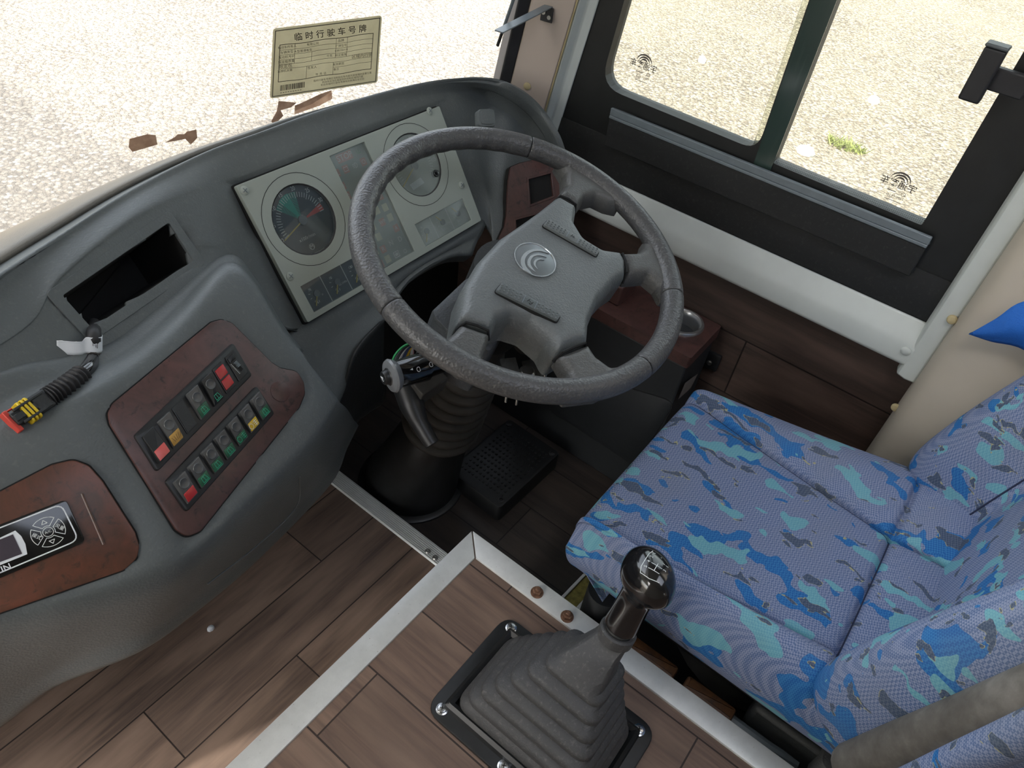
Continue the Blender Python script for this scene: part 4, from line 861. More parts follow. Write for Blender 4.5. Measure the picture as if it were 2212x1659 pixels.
for o_, i_ in (([(940, 612), (830, 560), (700, 550), (590, 590), (520, 680), (520, 780), (570, 860), (630, 900), (700, 942)], [(655, 880), (590, 800), (575, 715), (608, 642), (680, 590), (780, 573), (865, 588)]),
               ([(902, 668), (830, 630), (740, 620), (660, 650), (615, 720), (620, 790), (670, 842), (738, 890)], [(695, 835), (662, 772), (665, 712), (700, 662), (765, 640), (835, 646)]),
               ([(868, 710), (810, 688), (750, 695), (710, 735), (712, 790), (772, 850)], [(745, 805), (735, 762), (757, 722), (805, 702)])):
    O_, I_ = catmull(eq(o_), 3), catmull(eq([o_[-1]] + i_ + [o_[0]]), 3); nn = max(len(O_), len(I_)); rs = lambda P: np.array([[np.interp(s, np.linspace(0, 1, len(P)), P[:, k]) for k in (0, 1)] for s in np.linspace(0, 1, nn)])
    O_, I_ = rs(O_), rs(I_)[::-1]; q = MB(); q.grid(np.array([[FE.p(*O_[k], 0), FE.p(*O_[k], .0012), FE.p(*I_[k], .0012), FE.p(*I_[k], 0)] for k in range(nn)])); q.build('crescent', M['chrome'], em, ang=30)

# ================================================================== steering column
co = thing('bellows_shaft', (.775, .70, 0), 'dusty black bellows steering column rising from the floor under the wheel', 'steering column')
FC = Frame(WC, FW.u, FW.v)
MB().lathe(FC, [(.060, -.13), (.066, -.10), (.066, -.046)], 32).build('hub_boss', M['dash_dark'], co)
sh = [FW.uv(*p, -.055) for p in ((934, 668), (1006, 600), (1080, 560), (1100, 700), (1060, 760), (977, 722), (938, 684))]
FSH = FC.off(-.055); MB().plate(FSH, rpoly(sh, .008, 4), -.11, 0, ch=.006).build('upper_shroud', leather('shroud_plastic', (.052, .058, .064), .5, 420, .4), co)
MB().lathe(FC, [(.030, -.20), (.052, -.195), (.056, -.17), (.056, -.115), (.045, -.11)], 28).build('switch_housing', M['black'], co)
MB().lathe(FC, [(.044, -.30), (.054, -.295), (.052, -.26), (.046, -.235), (.046, -.19)], 28).build('upper_tube', M['bellows'], co)
pr = [(.050, -.292)]
for k in range(8): c = -.300 - k * .0285; r = .052 + k * .0026; pr += [(r, c), (r + .010, c - .006), (r + .0115, c - .012), (r + .009, c - .019), (r - .001, c - .0265)]
pr += [(.062, -.54)]; MB().lathe(FC, pr[::-1], 40).build('bellows', M['bellows'], co, ang=50)
MB().lathe(FC, [(.108, -.793), (.104, -.770), (.092, -.70), (.080, -.62), (.072, -.56), (.058, -.525)], 36).build('lower_boot', M['black'], co)
FZ = Frame(FC.p(0, 0, -.80) * (1, 1, 0), X, Y); MB().lathe(FZ, [(.122, 0), (.122, .006), (.116, .010), (.09, .011)], 40).build('floor_flange', M['black'], co)
for px, py in ((939, 1096), (821, 1016), (912, 966)):
    p = at_z(px, py, .010); Fq = Frame(p, X, Y); MB().lathe(Fq, [(.0075, -.002), (.0075, .002), (.005, .004), (.002, .0042), (.0001, .003)], 16).build('flange_screw', M['steel'], co)
# stalk
FST = FC.off(-.085); t0 = FST.p(*FST.uv(846, 812)); t1 = FST.p(*FST.uv(985, 772)); ax = unit(t0 - t1)
st = MB().tube([t1, t1 + (t0 - t1) * .45, t1 + (t0 - t1) * .5, t1 + (t0 - t1) * .93], [.014, .017, .0205, .019], 24).build('control_stalk', M['black_gloss'], co, ang=40)
Fk = Frame(t0, unit(np.cross(Z, ax)), np.cross(ax, unit(np.cross(Z, ax))))
MB().lathe(Fk, [(.018, -.010), (.0225, -.004), (.0238, .000), (.022, .003), (.0125, .005), (.0125, .004)], 36).build('stalk_ring', plain('smoked_ring', (.16, .17, .18), .2, var=.1), st)
MB().lathe(Fk, [(.012, .002), (.012, .0045), (.0105, .006), (.0105, .007), (.0095, .012), (.0085, .0132), (.0001, .0135)], 24).build('horn_push', M['black'], st)
q = MB(); g = .0138; q.poly(Fk, [(-.0048, -.0012), (-.0020, -.0012), (.0012, -.0036), (.0012, .0036), (-.0020, .0012), (-.0048, .0012)], g).line(Fk, [(.0022 + .0022 * math.cos(t), .0026 * math.sin(t)) for t in np.linspace(-1.5, 1.5, 8)], .0008, g); q.build('horn_symbol', M['label'], st, smooth=False)
q = MB(); Fs2 = Frame(t1, ax, unit(np.cross(unit(CAMP - t1), ax)) * -1)
Fs2 = Frame(t1, ax, np.cross(unit(CAMP - t1 - ax * ((CAMP - t1) @ ax)), ax))
for a_, b_, k_ in ((.080, -.001, 't'), (.070, .0015, 'o'), (.050, 0, 'o'), (.040, .001, 't'), (.030, .006, 'o'), (.028, -.001, 'o'), (.027, -.008, 'o'), (.018, .003, 'o'), (.034, .006, 't'), (.033, -.006, 't')):
    g = .0215 if a_ > .052 else (.0208 if a_ > .045 else .0190)
    if k_ == 't': q.poly(Fs2, [(a_ - .002, b_ - .0015), (a_ + .002, b_), (a_ - .002, b_ + .0015)], g)
    else: q.line(Fs2, [(a_ + .0026 * math.cos(t), b_ + .0032 * math.sin(t)) for t in np.linspace(-2.2, 2.2, 9)], .0007, g).line(Fs2, [(a_ - .002, b_ - .0025), (a_ - .002, b_ + .0025)], .0007, g)
q.build('stalk_symbols', M['label'], st, smooth=False)
# lock lever, bracket, wires, ignition
lv = [FC.off(c).at(x, y) for x, y, c in ((876, 835, -.16), (888, 868, -.165), (900, 900, -.17), (916, 930, -.175), (934, 960, -.18))]
MB().tube(catmull(lv, 4), np.interp(np.linspace(0, 1, 17), [0, .3, .6, 1], [.019, .019, .013, .011]), 12).build('lock_lever', M['black'], co)
bk = FC.off(-.15).at(915, 830); Fbk = Frame(bk, FC.u, FC.v); MB().box(Fbk, -.022, .03, -.018, .016, -.02, .015).build('bracket', M['bellows'], co, bevel=.002)
ig = FC.off(-.095).at(1130, 800); Fig = Frame(ig, (.8, -.6, 0), (.6, .8, .2)); MB().box(Fig, -.030, -.006, -.012, .024, -.004, .002).box(Fig, .004, .030, -.02, .02, -.008, -.004).box(Fig, .026, .030, -.02, .02, -.008, .012).build('metal_bracket', M['steel'], co, bevel=.001)
MB().lathe(Fig, [(.011, -.03), (.012, .004), (.009, .008), (.0001, .008)], 20, ab=(.004, -.006)).build('ignition_lock', M['steel'], co)
MB().tube([FC.p(-.02, -.07, -.13), FC.p(.02, -.075, -.13), FC.p(.06, -.06, -.13), FC.p(.08, -.02, -.13)], .022, 12).build('lower_shroud', M['dash_dark'], co)
for x, y in ((1093, 862), (1116, 868)):
    p = FC.off(-.16).at(x, y); MB().tube([p + Z * .012, p - Z * .006], .0022, 8).build('screw', M['steel'], co)
wi = thing('wire_bundle', FC.off(-.12).at(866, 790), 'bundle of thin coloured wires curling behind the indicator stalk', 'wires')
for i, (mt, off, w) in enumerate((('wgreen', 0, .0016), ('gasket', 9, .002), ('wwhite', 15, .0014), ('wblue', 20, .003), ('wyel', 27, .0024), ('wwhite', 35, .0020), ('wpink', 38, .0014), ('gasket', 5, .0016))):
    P = [FC.off(-.10 - .004 * i).at(x, y) for x, y in ((898 + off * .2, 738), (872 + off * .55, 748 + off * .1), (853 + off, 768), (846 + off * .8, 792), (850 + off * .6, 822))]
    MB().tube(catmull(P, 5), w, 8).build('wire', M[mt], wi)

# ================================================================== pedal plate
c4 = [at_z(*p, .055) for p in ((985, 1017), (1101, 1103), (1193, 968), (1088, 900))]
pc = (c4[0] + c4[1] + c4[2] + (c4[0] + c4[2] - c4[1])) / 4; pu = unit(c4[1] - c4[0]); Fpd = Frame(pc * (1, 1, 0), unit(pu - Z * pu[2]), np.cross(Z, pu))
w_, h_ = np.linalg.norm(c4[1] - c4[0]) / 2, np.linalg.norm(c4[2] - c4[1]) / 2 * 1.05
pd = thing('foot_plate', pc * (1, 1, 0), 'black studded rubber foot plate screwed to the floor right of the column', 'foot plate')
q = MB().plate(Fpd, rect(-w_, w_, -h_, h_, .012), 0, .050, ch=.006)
for a in np.linspace(-w_ * .74, w_ * .74, 12):
    for b in np.linspace(-h_ * .74, h_ * .74, 13): q.box(Fpd, a - .0021, a + .0021, b - .0021, b + .0021, .0495, .0525)
q.build('block', M['black'], pd, ang=30)
for a in (-1, 1):
    for b in (-1, 1): MB().lathe(Fpd, [(.0075, .049), (.0075, .053), (.004, .054), (.0035, .051), (.0001, .051)], 16, ab=(a * w_ * .84, b * h_ * .84)).build('screw', M['gasket'], pd)

# ================================================================== side console with cup holder
CT = .452; cs = thing('side_console', (1.18, .42, 0), 'dark side console with burl top and empty cup holder along the right wall', 'console')
Fct = Frame((1.18, .40, CT), X, Y)
chc = at_z(1474, 696, CT); cx, cy = chc[0] - 1.18, chc[1] - .40
MB().plate(Fct, rect(-.072, .068, -.108, .40, .006), -.028, 0, holes=[circ(cx, cy, .036, 36)]).build('burl_top', M['burl'], cs, bevel=.003)
MB().box(Fct, -.07, .066, -.104, .40, -.452, -.0285).build('body', plain('console_black', (.020, .023, .026), .5, var=.1, bump=.06), cs, bevel=.004)
Fdr = Frame((1.110, .40, .20), (0, -1, 0), Z); Fdr = Frame((1.110, .40, .22), (0, -1, 0), Z)
dp = rpoly([Fdr.uv(*p) for p in ((1460, 868), (1372, 1006), (1180, 880), (1230, 800))], .02, 5)
MB().plate(Fdr, dp, -.002, .0025, ch=.001).build('door', plain('console_door', (.018, .021, .024), .45, var=.1, bump=.05), cs); MB().plate(Fdr, inset(ccw(dp), -.0018), -.002, .0006).build('door_gap', M['hole'], cs, smooth=False)
MB().lathe(Fct, [(.033, -.075), (.0345, -.01), (.0355, .001), (.039, .0055), (.0435, .005), (.046, .001), (.046, -.001)], 44, ab=(cx, cy), cap0=False, cap1=False).build('cup_holder_ring', M['silver'], cs)
MB().lathe(Fct, [(.0001, -.075), (.034, -.075), (.0355, -.004)], 32, ab=(cx, cy), cap1=False).build('cup_well', M['hole'], cs, fix=False)
MB().box(Frame(at_z(1345, 655, CT), X, Y), -.02, .05, 0, .14, 0, .05).build('raised_block', M['burl'], cs, bevel=.005)
FCE = Frame((1.18, .292, .22), X, Z); q = [FCE.uv(*p, .002) for p in ((1506, 806), (1490, 838), (1463, 862), (1478, 826))]; MB().poly(FCE.off(.004), q, 0).build('sticker', plain('grey_sticker', (.20, .18, .165), .6), cs, smooth=False)
bq = at_x(1537, 778, 1.247); Fb = Frame(bq, (0, -1, 0), Z); MB().plate(Fb, rect(-.04, .018, -.022, .022, .004), -.002, .004, ch=.001).build('wall_bracket', M['black'], cs); MB().lathe(Fb, [(.006, .004), (.006, .006), (.003, .0075), (.0001, .0075)], 16, ab=Fb.uv(1534, 781)).build('screw', M['steel'], cs)

# ================================================================== gearbox cover with aluminium edging
PZ = .32; pf = thing('gearbox_cover', (.2, -.2, 0), 'raised gearbox cover in wood-look vinyl with aluminium edging', 'engine cover')
MB().box(W0, -.55, .588, -1.5, .403, .05, PZ - .002).build('cover_box', M['plat'], pf, smooth=False)
Fpl = Frame((0, 0, PZ), X, Y)
def rail(pts, name): MB().plate(Fpl, pts, -.06, .0025, ch=.002).build(name, M['alu'], pf)
rail([(.590, .4035), (.590, -1.5), (.553, -1.5), (.553, .3655)], 'edge_trim'); rail([(.5885, .405), (.5515, .367), (-.55, .375), (-.55, .413)], 'edge_trim')
for i, (px, py) in enumerate(((1160, 1280), (1225, 1332))):
    p = at_z(px, py, PZ + .003); F = Frame(p, X, Y); b_ = MB().lathe(F, [(.0105, -.001), (.0105, .0012), (.006, .0015)], 20).lathe(F, [(.0078, .001), (.0078, .007), (.0066, .0080), (.004, .008)], 6).lathe(F, [(.0042, .007), (.0042, .0125), (.003, .0135), (.0001, .0135)], 14).build('bolt', M['rust'], pf, ang=25)

# floor strip between the two floor levels
fs = thing('floor_strip', (.648, .6, .05), 'ribbed aluminium nosing strip on the floor edge beside the gearbox cover', 'floor strip')
pr = [(-.018, .0)]; 
for k in range(8): a = -.016 + k * .0042; pr += [(a, .0025), (a + .0008, .0040), (a + .0024, .0040), (a + .0032, .0025)]
pr += [(.0185, .003), (.0195, -.05), (.0175, -.05), (.0165, 0)]
MB().rings([[(.646 + a, y, .050 + c) for a, c in pr] for y in (.30, 1.12)]).build('nosing', M['alu'], fs, smooth=False)
for px, py in ((924, 1191), (940, 1205)):
    p = at_z(px, py, .054); MB().lathe(Frame(p, X, Y), [(.0062, -.002), (.0062, .001), (.004, .003), (.0018, .0032), (.0001, .0022)], 16).build('screw', M['steel'], fs)

# ================================================================== gear shifter
gs = thing('gear_shifter', (.413, .13, PZ), 'black gear lever in a stepped grey rubber boot on the gearbox cover', 'gear lever')
fl = rect(.318, .507, -.008, .264, .026, 6)
MB().plate(Fpl, fl, -.001, .004, ch=.002).build('flange', M['black'], gs)
rg = []
for h, d in ((.003, .017), (.013, .019), (.017, .024), (.013, .030), (.004, .032)): rg.append([Fpl.p(a, b, h) for a, b in inset(ccw(fl), d)])
MB().rings(rg, cap0=False, cap1=False).build('flange_bead', M['black'], gs)
def rrect(cx_, cy_, hx, hy, r, z, tilt=(0, 0)):
    return [A3(a, b, z + (a - cx_) * tilt[0] + (b - cy_) * tilt[1]) for a, b in rect(cx_ - hx, cx_ + hx, cy_ - hy, cy_ + hy, min(r, hx * .9, hy * .9), 6)]
R = []; NS = 7; B0 = A3(.413, .127, .332); TOPC = A3(.494, .096, .492)
for i in range(NS):
    s = i / NS; s1 = (i + 1) / NS; k = lambda s: s ** 1.15
    hx, hy = .068 - .036 * k(s), .106 - .072 * k(s); hx1, hy1 = .068 - .036 * k(s1), .106 - .072 * k(s1)
    z = .332 + .118 * s ** .92; z1 = .332 + .118 * s1 ** .92
    cxy = B0 + (TOPC - B0) * (s ** 1.5) * .72; til = (-.10 * s, .05 * s)
    r0 = .024 - .006 * s
    R += [rrect(cxy[0], cxy[1], hx, hy, r0, z, til), rrect(cxy[0], cxy[1], hx + .0004, hy + .0004, r0, z + (z1 - z) * .45, til), rrect(cxy[0], cxy[1], hx - .0015, hy - .0015, r0, z + (z1 - z) * .70, til), rrect(cxy[0], cxy[1], hx - (hx - hx1) * .75, hy - (hy - hy1) * .75, r0, z + (z1 - z) * .86, til)]
axs = unit(A3(.535, .094, .615) - TOPC)
for f_, r_ in ((.15, .034), (.4, .029), (.7, .0255), (.9, .0245), (1.0, .0245)):
    c = cxy * (1, 1, 0) + Z * .452; q = c + (TOPC - c) * f_; e1 = unit(np.cross(axs, Y)) * -1; e2 = np.cross(axs, e1)
    n_ = len(R[0]); base = np.array(R[0]) - np.mean(R[0], 0); ph = [math.atan2(b[1], b[0]) for b in base]
    hx_ = 1.0; R.append([q + (e1 * math.cos(t) + e2 * math.sin(t)) * r_ * (1 + .12 * (1 - f_) * abs(math.sin(2 * t))) for t in ph])
e1 = unit(X - axs * (X @ axs)); e2 = np.cross(axs, e1)
for k_ in range(1, 6): R[-k_] = [np.mean(R[-k_], 0) + (e1 * math.cos(t) + e2 * math.sin(t)) * np.linalg.norm(np.array(R[-k_][j]) - np.mean(R[-k_], 0)) for j, t in enumerate(ph)]
MB().rings(R).build('boot', M['rubber'], gs, ang=48)
FK = Frame(TOPC, e1, e2)
MB().lathe(FK, [(.0245, -.004), (.0248, .010), (.0225, .012), (.019, .0115), (.018, .004)], 30).build('boot_collar', M['rubber'], gs)
MB().lathe(FK, [(.0165, .000), (.0185, .004), (.0185, .020), (.0165, .021)], 28).build('metal_sleeve', M['steel'], gs)
kn = []
HD = A3(*at_z(1404, 1242, .612)); gl_ = HD - TOPC; L_ = gl_ @ axs
for h, rx, ry, o_ in ((.018, .0215, .0215, 0), (.022, .0225, .0225, 0), (.045, .0215, .0220, 0), (.066, .0205, .0220, 0), (.077, .0212, .0240, .05), (.085, .0235, .030, .15), (.093, .0285, .037, .35), (.104, .0310, .0425, .6), (.116, .0305, .0425, .8), (.128, .0270, .038, 1.0), (.137, .0215, .030, 1.05), (.1425, .014, .020, 1.05), (.1445, .005, .008, 1.05)):
    c = TOPC + axs * h + (gl_ - axs * L_) * o_ * .6; d1 = unit(A3(-.66, -.75, 0)); d1 = unit(d1 - axs * (d1 @ axs)); d2 = np.cross(axs, d1)
    kn.append([c + d1 * ry * math.cos(t) + d2 * rx * math.sin(t) for t in np.linspace(0, 2 * math.pi, 32, endpoint=False)])
kn = catmull(np.array(kn), 3); kb = MB().rings(list(kn)).build('knob', M['black_gloss'], gs, ang=80)
from mathutils.bvhtree import BVHTree
bvk = BVHTree.FromPolygons([tuple(v) for v in kn.reshape(-1, 3)], [(i * 32 + j, i * 32 + (j + 1) % 32, (i + 1) * 32 + (j + 1) % 32, (i + 1) * 32 + j) for i in range(len(kn) - 1) for j in range(32)])
def on_knob(px, py): h = bvk.ray_cast(Vector(CAMP), Vector(unit(ray(px, py)))); return (A3(*h[0]), A3(*h[1])) if h[0] else (None, None)
hp, hn = on_knob(1419, 1222)
if hn @ (CAMP - hp) < 0: hn = -hn
hn = unit(hn + unit(CAMP - hp)); FH = Frame(hp, X, Y); FH = Frame(hp, unit(np.cross(np.cross(hn, (A3(0, 0, 0) + CAMP + ray(1429, 1205) * dep(hp)) - hp), hn)), np.cross(hn, X)); FH = Frame(hp, FH.u, np.cross(hn, FH.u)).off(.012); q = MB()
def decal(mb):
    out = MB()
    for f, m in zip(mb.f, mb.m):
        P = [A3(*mb.v[i]) for i in f]; H = [bvk.ray_cast(Vector(p), Vector(-FH.n)) for p in P]
        if all(h[0] for h in H): out.add([A3(*h[0]) + FH.n * .0003 for h in H], [tuple(range(len(P)))], m)
    return out
def seg(p, q_): P = np.linspace(p, q_, 7); [q.line(FH, [P[i], P[i + 1]], .0007, 0) for i in range(6)]
for p_, q_ in (((-.008, -.007), (-.008, .007)), ((0, -.007), (0, .007)), ((.008, -.007), (.008, .007)), ((-.008, 0), (.015, 0)), ((.015, 0), (.015, .007))): seg(p_, q_)
oc = [(-.017, -.012), (-.019, 0), (-.017, .012), (-.010, .015), (.010, .015), (.018, .013)]; [seg(oc[i], oc[i + 1]) for i in range(5)]
for t_, a_, b_ in (('R', .015, .0105), ('2', .008, .0105), ('4', 0, .0105), ('5', -.008, .0105), ('1', .008, -.0105), ('3', 0, -.0105)): q.text(FH, t_, a_, b_, .0056, 0)
decal(q).build('shift_pattern', M['print'], kb, smooth=False)
for px, py in ((1104, 1357), (955, 1532), (1380, 1577), (1088, 1656)):
    p = at_z(px, py, PZ + .004); F = Frame(p, X, Y); q = MB().lathe(F, [(.0088, -.001), (.0088, .001), (.0066, .0018), (.0060, .0038), (.003, .0046), (.0001, .0047)], 20)
    q.box(F.local(0, 0, .5), -.003, .003, -.0005, .0005, .004, .0049, 1).box(F.local(0, 0, 2.07), -.003, .003, -.0005, .0005, .004, .0049, 1); q.build('screw', [M['chrome'], M['hole']], gs)

# ================================================================== driver's seat
se = thing('driver_seat', (.83, 0, 0), 'driver seat in blue camouflage moquette facing the steering wheel', 'seat')
rows = []
YS = [(.150, .00, .30), (.205, -.045, .55), (.228, -.030, .8), (.232, -.015, .9), (.224, .0, 1), (.200, .006, 1), (.12, .002, 1), (0, -.002, 1), (-.10, -.003, 1), (-.135, -.004, 1), (-.146, -.014, 1), (-.158, -.002, 1), (-.22, .006, 1), (-.32, .0, 1)]
for y, dz, k in YS:
    v = min(1, max(0, (.22 - y) / .42)); xL = .588 + .004 * v; sL = .613 + .062 * v; sR = .945 - .045 * v; xR = 1.000 + .108 * v
    if y > .15: xL += .018 * (1 - k) + .004; xR -= .02 * (1 - k) + .004
    zt = .497 + dz; lo = .385 - .012 * v
    if k < .95: lo = .40 + (zt - .40) * .0
    dzb = .012 * v
    rr_ = [(xL + .045, lo - .012), (xL + .012, lo + .01), (xL - .007, lo + .05), (xL - .002, min(.465, zt - .022)), (xL + .016, zt + .006), ((xL + sL) / 2 + .008, zt + .013 + dzb), (sL - .010, zt + .008 + dzb * .5), (sL, zt - .004), (sL + .010, zt + .003), (sL + .07, zt + .007), ((sL + sR) / 2, zt + .006), (sR - .07, zt + .007), (sR - .010, zt + .003), (sR, zt - .004), (sR + .010, zt + .008 + dzb * .5), ((sR + xR) / 2, zt + .014 + dzb), (xR - .018, zt + .004), (xR, min(.465, zt - .022)), (xR + .002, lo + .045), (xR - .015, lo + .01), (xR - .05, lo - .012)]
    if y == .150: rr_ = [(a, .395 + (b - .497) * .02) for a, b in rr_]
    if y == .205: rr_ = [(a, max(b, .40) if b < .42 else .40 + (b - .40) * .55) for a, b in rr_]
    rows.append([A3(a, y, b) for a, b in rr_])
CU = surf(np.array(rows), 4, 4); MB().grid(CU).build('cushion', M['camo'], se, ang=80, sub=1)
n = N('seam_thread'); M['seam'] = n.set((.020, .030, .07), .8)
jL, jR = 7 * 4, 13 * 4; r0, r1 = 4 * 4 - 2, 10 * 4
for j in (jL, jR): MB().tube(CU[6:r1 + 1, j] + A3(0, 0, .0002), .0014, 6).build('seam', M['seam'], se)
MB().tube(CU[r1, jL:jR + 1] + A3(0, 0, .0002), .0014, 6).build('seam', M['seam'], se)
BT = A3(0, -.225, .974); Bn = A3(0, .974, .225); B0_ = A3(.840, -.228, .47)
rows = []
for h, wsc, dep_, bl in ((-.03, .93, -.03, .5), (-.015, .98, -.006, 1.1), (.02, 1.0, .002, 1.32), (.10, 1.01, .006, 1.34), (.22, 1.02, .008, 1.25), (.36, 1.0, .006, 1.1), (.50, .96, .0, .9), (.58, .90, -.008, .7), (.625, .80, -.03, .4), (.63, .70, -.07, .2)):
    pr = [(-.262, -.085), (-.283, -.03), (-.286, .022), (-.262, .066), (-.225, .078), (-.190, .060), (-.168, .020), (-.150, .006), (-.10, .010), (0, .012), (.10, .010), (.150, .006), (.168, .022), (.192, .066), (.228, .086), (.266, .074), (.290, .030), (.288, -.03), (.262, -.085)]
    rows.append([B0_ + X * a * wsc + BT * h + Bn * (b * (bl if b > .012 else 1) + dep_) for a, b in pr] + [B0_ + X * .15 * wsc + BT * h - Bn * .105, B0_ - X * .15 * wsc + BT * h - Bn * .105])
rows = np.array(rows); BS = np.array([catmull(r, 4, True) for r in rows]); BS = np.array([catmull(BS[:, j], 4) for j in range(BS.shape[1])]).transpose(1, 0, 2)
MB().rings(list(BS)).build('backrest', M['camo'], se, ang=80, sub=1)
for j in (6 * 4 + 2, 12 * 4 - 2): MB().tube(BS[6:33, j] + Bn * .0004, .0015, 6).build('seam', M['seam'], se)
ar = [at_x(1845, 1652, .535), at_x(1960, 1608, .533), at_x(2090, 1560, .531), at_x(2212, 1512, .53)]; ar = [ar[0] - (ar[1] - ar[0]) * .15] + ar + [ar[-1] + (ar[-1] - ar[-2]) * 3]
ar = catmull(ar, 4); MB().tube(ar, np.interp(np.linspace(0, 1, len(ar)), [0, .06, .2, .9, .97, 1], [.010, .020, .025, .026, .022, .006]), 16).build('armrest', M['greycloth'], se)
a2 = catmull([at_x(1925, 1712, .505), at_x(2060, 1650, .503), at_x(2212, 1584, .501), at_x(2400, 1500, .5)], 4); MB().tube(a2, np.interp(np.linspace(0, 1, len(a2)), [0, .08, .9, 1], [.006, .018, .018, .006]), 12).build('armrest_cover', M['camo'], se)
MB().box(W0, .64, 1.02, -.30, .17, .0, .17).build('pedestal', M['black'], se, bevel=.01); MB().box(W0, .63, 1.05, -.36, .19, .33, .395).build('seat_pan', M['black'], se, bevel=.01)
q = MB()
for k in range(6): q.lathe(Frame((.84, -.06, 0), X, Y), [(.13, .17 + k * .028), (.15, .184 + k * .028), (.13, .198 + k * .028)], 28)
q.build('suspension_bellows', M['black'], se)
Fpo = Frame(at_z(1296, 1315, .30) * (1, 1, 0), X, Y); MB().lathe(Fpo, [(.028, .0), (.028, .2), (.030, .22), (.030, .36)], 24).build('front_post', M['black'], se)
for y0, y1 in ((.012, .094), (-.086, -.004)):
    MB().plate(Frame((0, 0, .272), X, Y), rect(.597, .622, y0, y1, .006), 0, .034, ch=.006).build('adjusting_lever', M['brownlever'], se)
MB().tube([A3(.610, -.082, .288), A3(.612, -.15, .285), A3(.62, -.19, .28)], .009, 10).build('lever_rod', M['slate'], se); MB().tube(catmull([A3(.606, -.13, .27), A3(.61, -.18, .26), A3(.607, -.205, .28), A3(.615, -.26, .275)], 4), .0035, 8).build('wire_spring', M['slate'], se)
MB().box(W0, .62, .66, -.34, -.10, .27, .34).build('side_bracket', M['dash_dark'], se, bevel=.008)
MB().plate(Frame((0, 0, .30), X, Y), rpoly([(.60, -.20), (.66, -.20), (.66, -.36), (.60, -.33)], .02), 0, .05, ch=.01).build('recliner_cover', leather('seat_side_plastic', (.055, .055, .055), .5), se)
r0_, r1_ = at_z(1232, 1300, .20), at_z(1268, 1262, .20); d_ = unit(r1_ - r0_); dn = np.cross(Z, d_); Fr_ = Frame(r0_, d_, dn)
MB().box(Fr_, -.04, .16, -.014, .012, -.03, 0).build('cross_rail', M['olive'], se, bevel=.001); MB().box(Fr_, -.04, .16, .012, .018, -.03, .003).build('rail_edge', M['alu'], se, bevel=.001); MB().box(Fr_, -.04, .16, -.030, -.014, -.034, .001).build('rail_edge', M['alu'], se, bevel=.001)

# ================================================================== smaller things
cn = thing('wiring_connector', dash_at(120, 850), 'loose black wiring connector with red and yellow plug lying on the dashboard', 'connector')
P = [Fsl.off(-.03).at(203, 700), Fsl.off(.012).at(203, 722), dash_at(204, 745, .012), dash_at(201, 772, .014), dash_at(190, 797, .014), dash_at(160, 822, .014), dash_at(118, 851, .014), dash_at(92, 868, .013)]
CP = catmull(P, 8); k0 = 5 * 8 - 3
MB().tube(CP[:22], .0075, 12).build('taped_cable', M['gasket'], cn)
MB().tube(CP[20:40], .0085, 14).build('heat_shrink', M['black_gloss'], cn)
q = CP[36:54]; cr = catmull(q, 5); MB().tube(cr, .0105 + .0016 * np.sin(np.linspace(0, 2 * math.pi * 10, len(cr))), 16).build('corrugated_sleeve', M['gasket'], cn)
q = CP[20:27]; cr = catmull(q, 4); MB().tube(cr, .0088 + .0012 * np.sin(np.linspace(0, 2 * math.pi * 5, len(cr))), 12).build('tape_wrap', M['bellows'], cn)
e = unit(P[-1] - P[-2]); upv = unit(Fac.n - e * (Fac.n @ e)); FCn = Frame(P[-1], e, np.cross(upv, e))
MB().box(FCn, -.006, .012, -.0105, .0105, -.008, .009).build('plug_body', M['dash_dark'], cn, bevel=.002); MB().box(FCn, .008, .034, -.007, .007, -.007, .006).build('plug_nose', M['dash_dark'], cn, bevel=.001)
MB().box(FCn, .008, .034, -.0035, .0035, .006, .009).box(FCn, -.002, .03, -.009, -.006, .006, .010).box(FCn, -.002, .03, .006, .009, .006, .010).build('latch', M['dash_dark'], cn, bevel=.0008)
for k in range(3):
    MB().rings([[FCn.p(.014 + k * .0042 + d, y * s_, z * s_) for y, z in rect(-.0128, .0128, -.0105, .0098, .004, 4)] for d, s_ in ((-.0014, .94), (-.0006, 1), (.0006, 1), (.0014, .94))]).build('seal_ring', M['yellowwire'], cn)
MB().box(FCn, .032, .037, -.0125, .0125, -.010, .002).box(FCn, .020, .033, -.0125, -.0105, -.010, -.006).build('red_lock', M['redplug'], cn, bevel=.001)
la, lb = CP[9], CP[20]; Fl = Frame((la + lb) / 2, unit(lb - la), np.cross(unit(CAMP - la), unit(lb - la))); hl = np.linalg.norm(lb - la) / 2
rg = []
tagm = MB(); prf = [(-.0085, -.004), (-.008, .003), (-.004, .0075), (.002, .0085), (.008, .008), (.013, .0095), (.020, .010), (.028, .008), (.036, .007)]
G_ = np.array([[Fl.p(a * (1 + .0 * k), -b_, c_) for b_, c_ in prf] for k, a in enumerate(np.linspace(-hl, hl, 5))]); G_[0, 5:] += Fl.u * .006; G_[-1, 5:] -= Fl.u * -.002
lbm = tagm.grid(surf(G_, 2, 3)).build('paper_label', M['label'], cn, ang=80, solid=.0004, cam_face=True)
q = MB(); [q.line(Fl, [(-hl * .3 + random.uniform(-.004, .006), -.001 + i * .0014), (hl * .3 + random.uniform(-.004, .004), -.001 + i * .0014)], .0006, .0093) for i in range(4)]; q.build('label_print', M['gasket'], lbm, smooth=False)

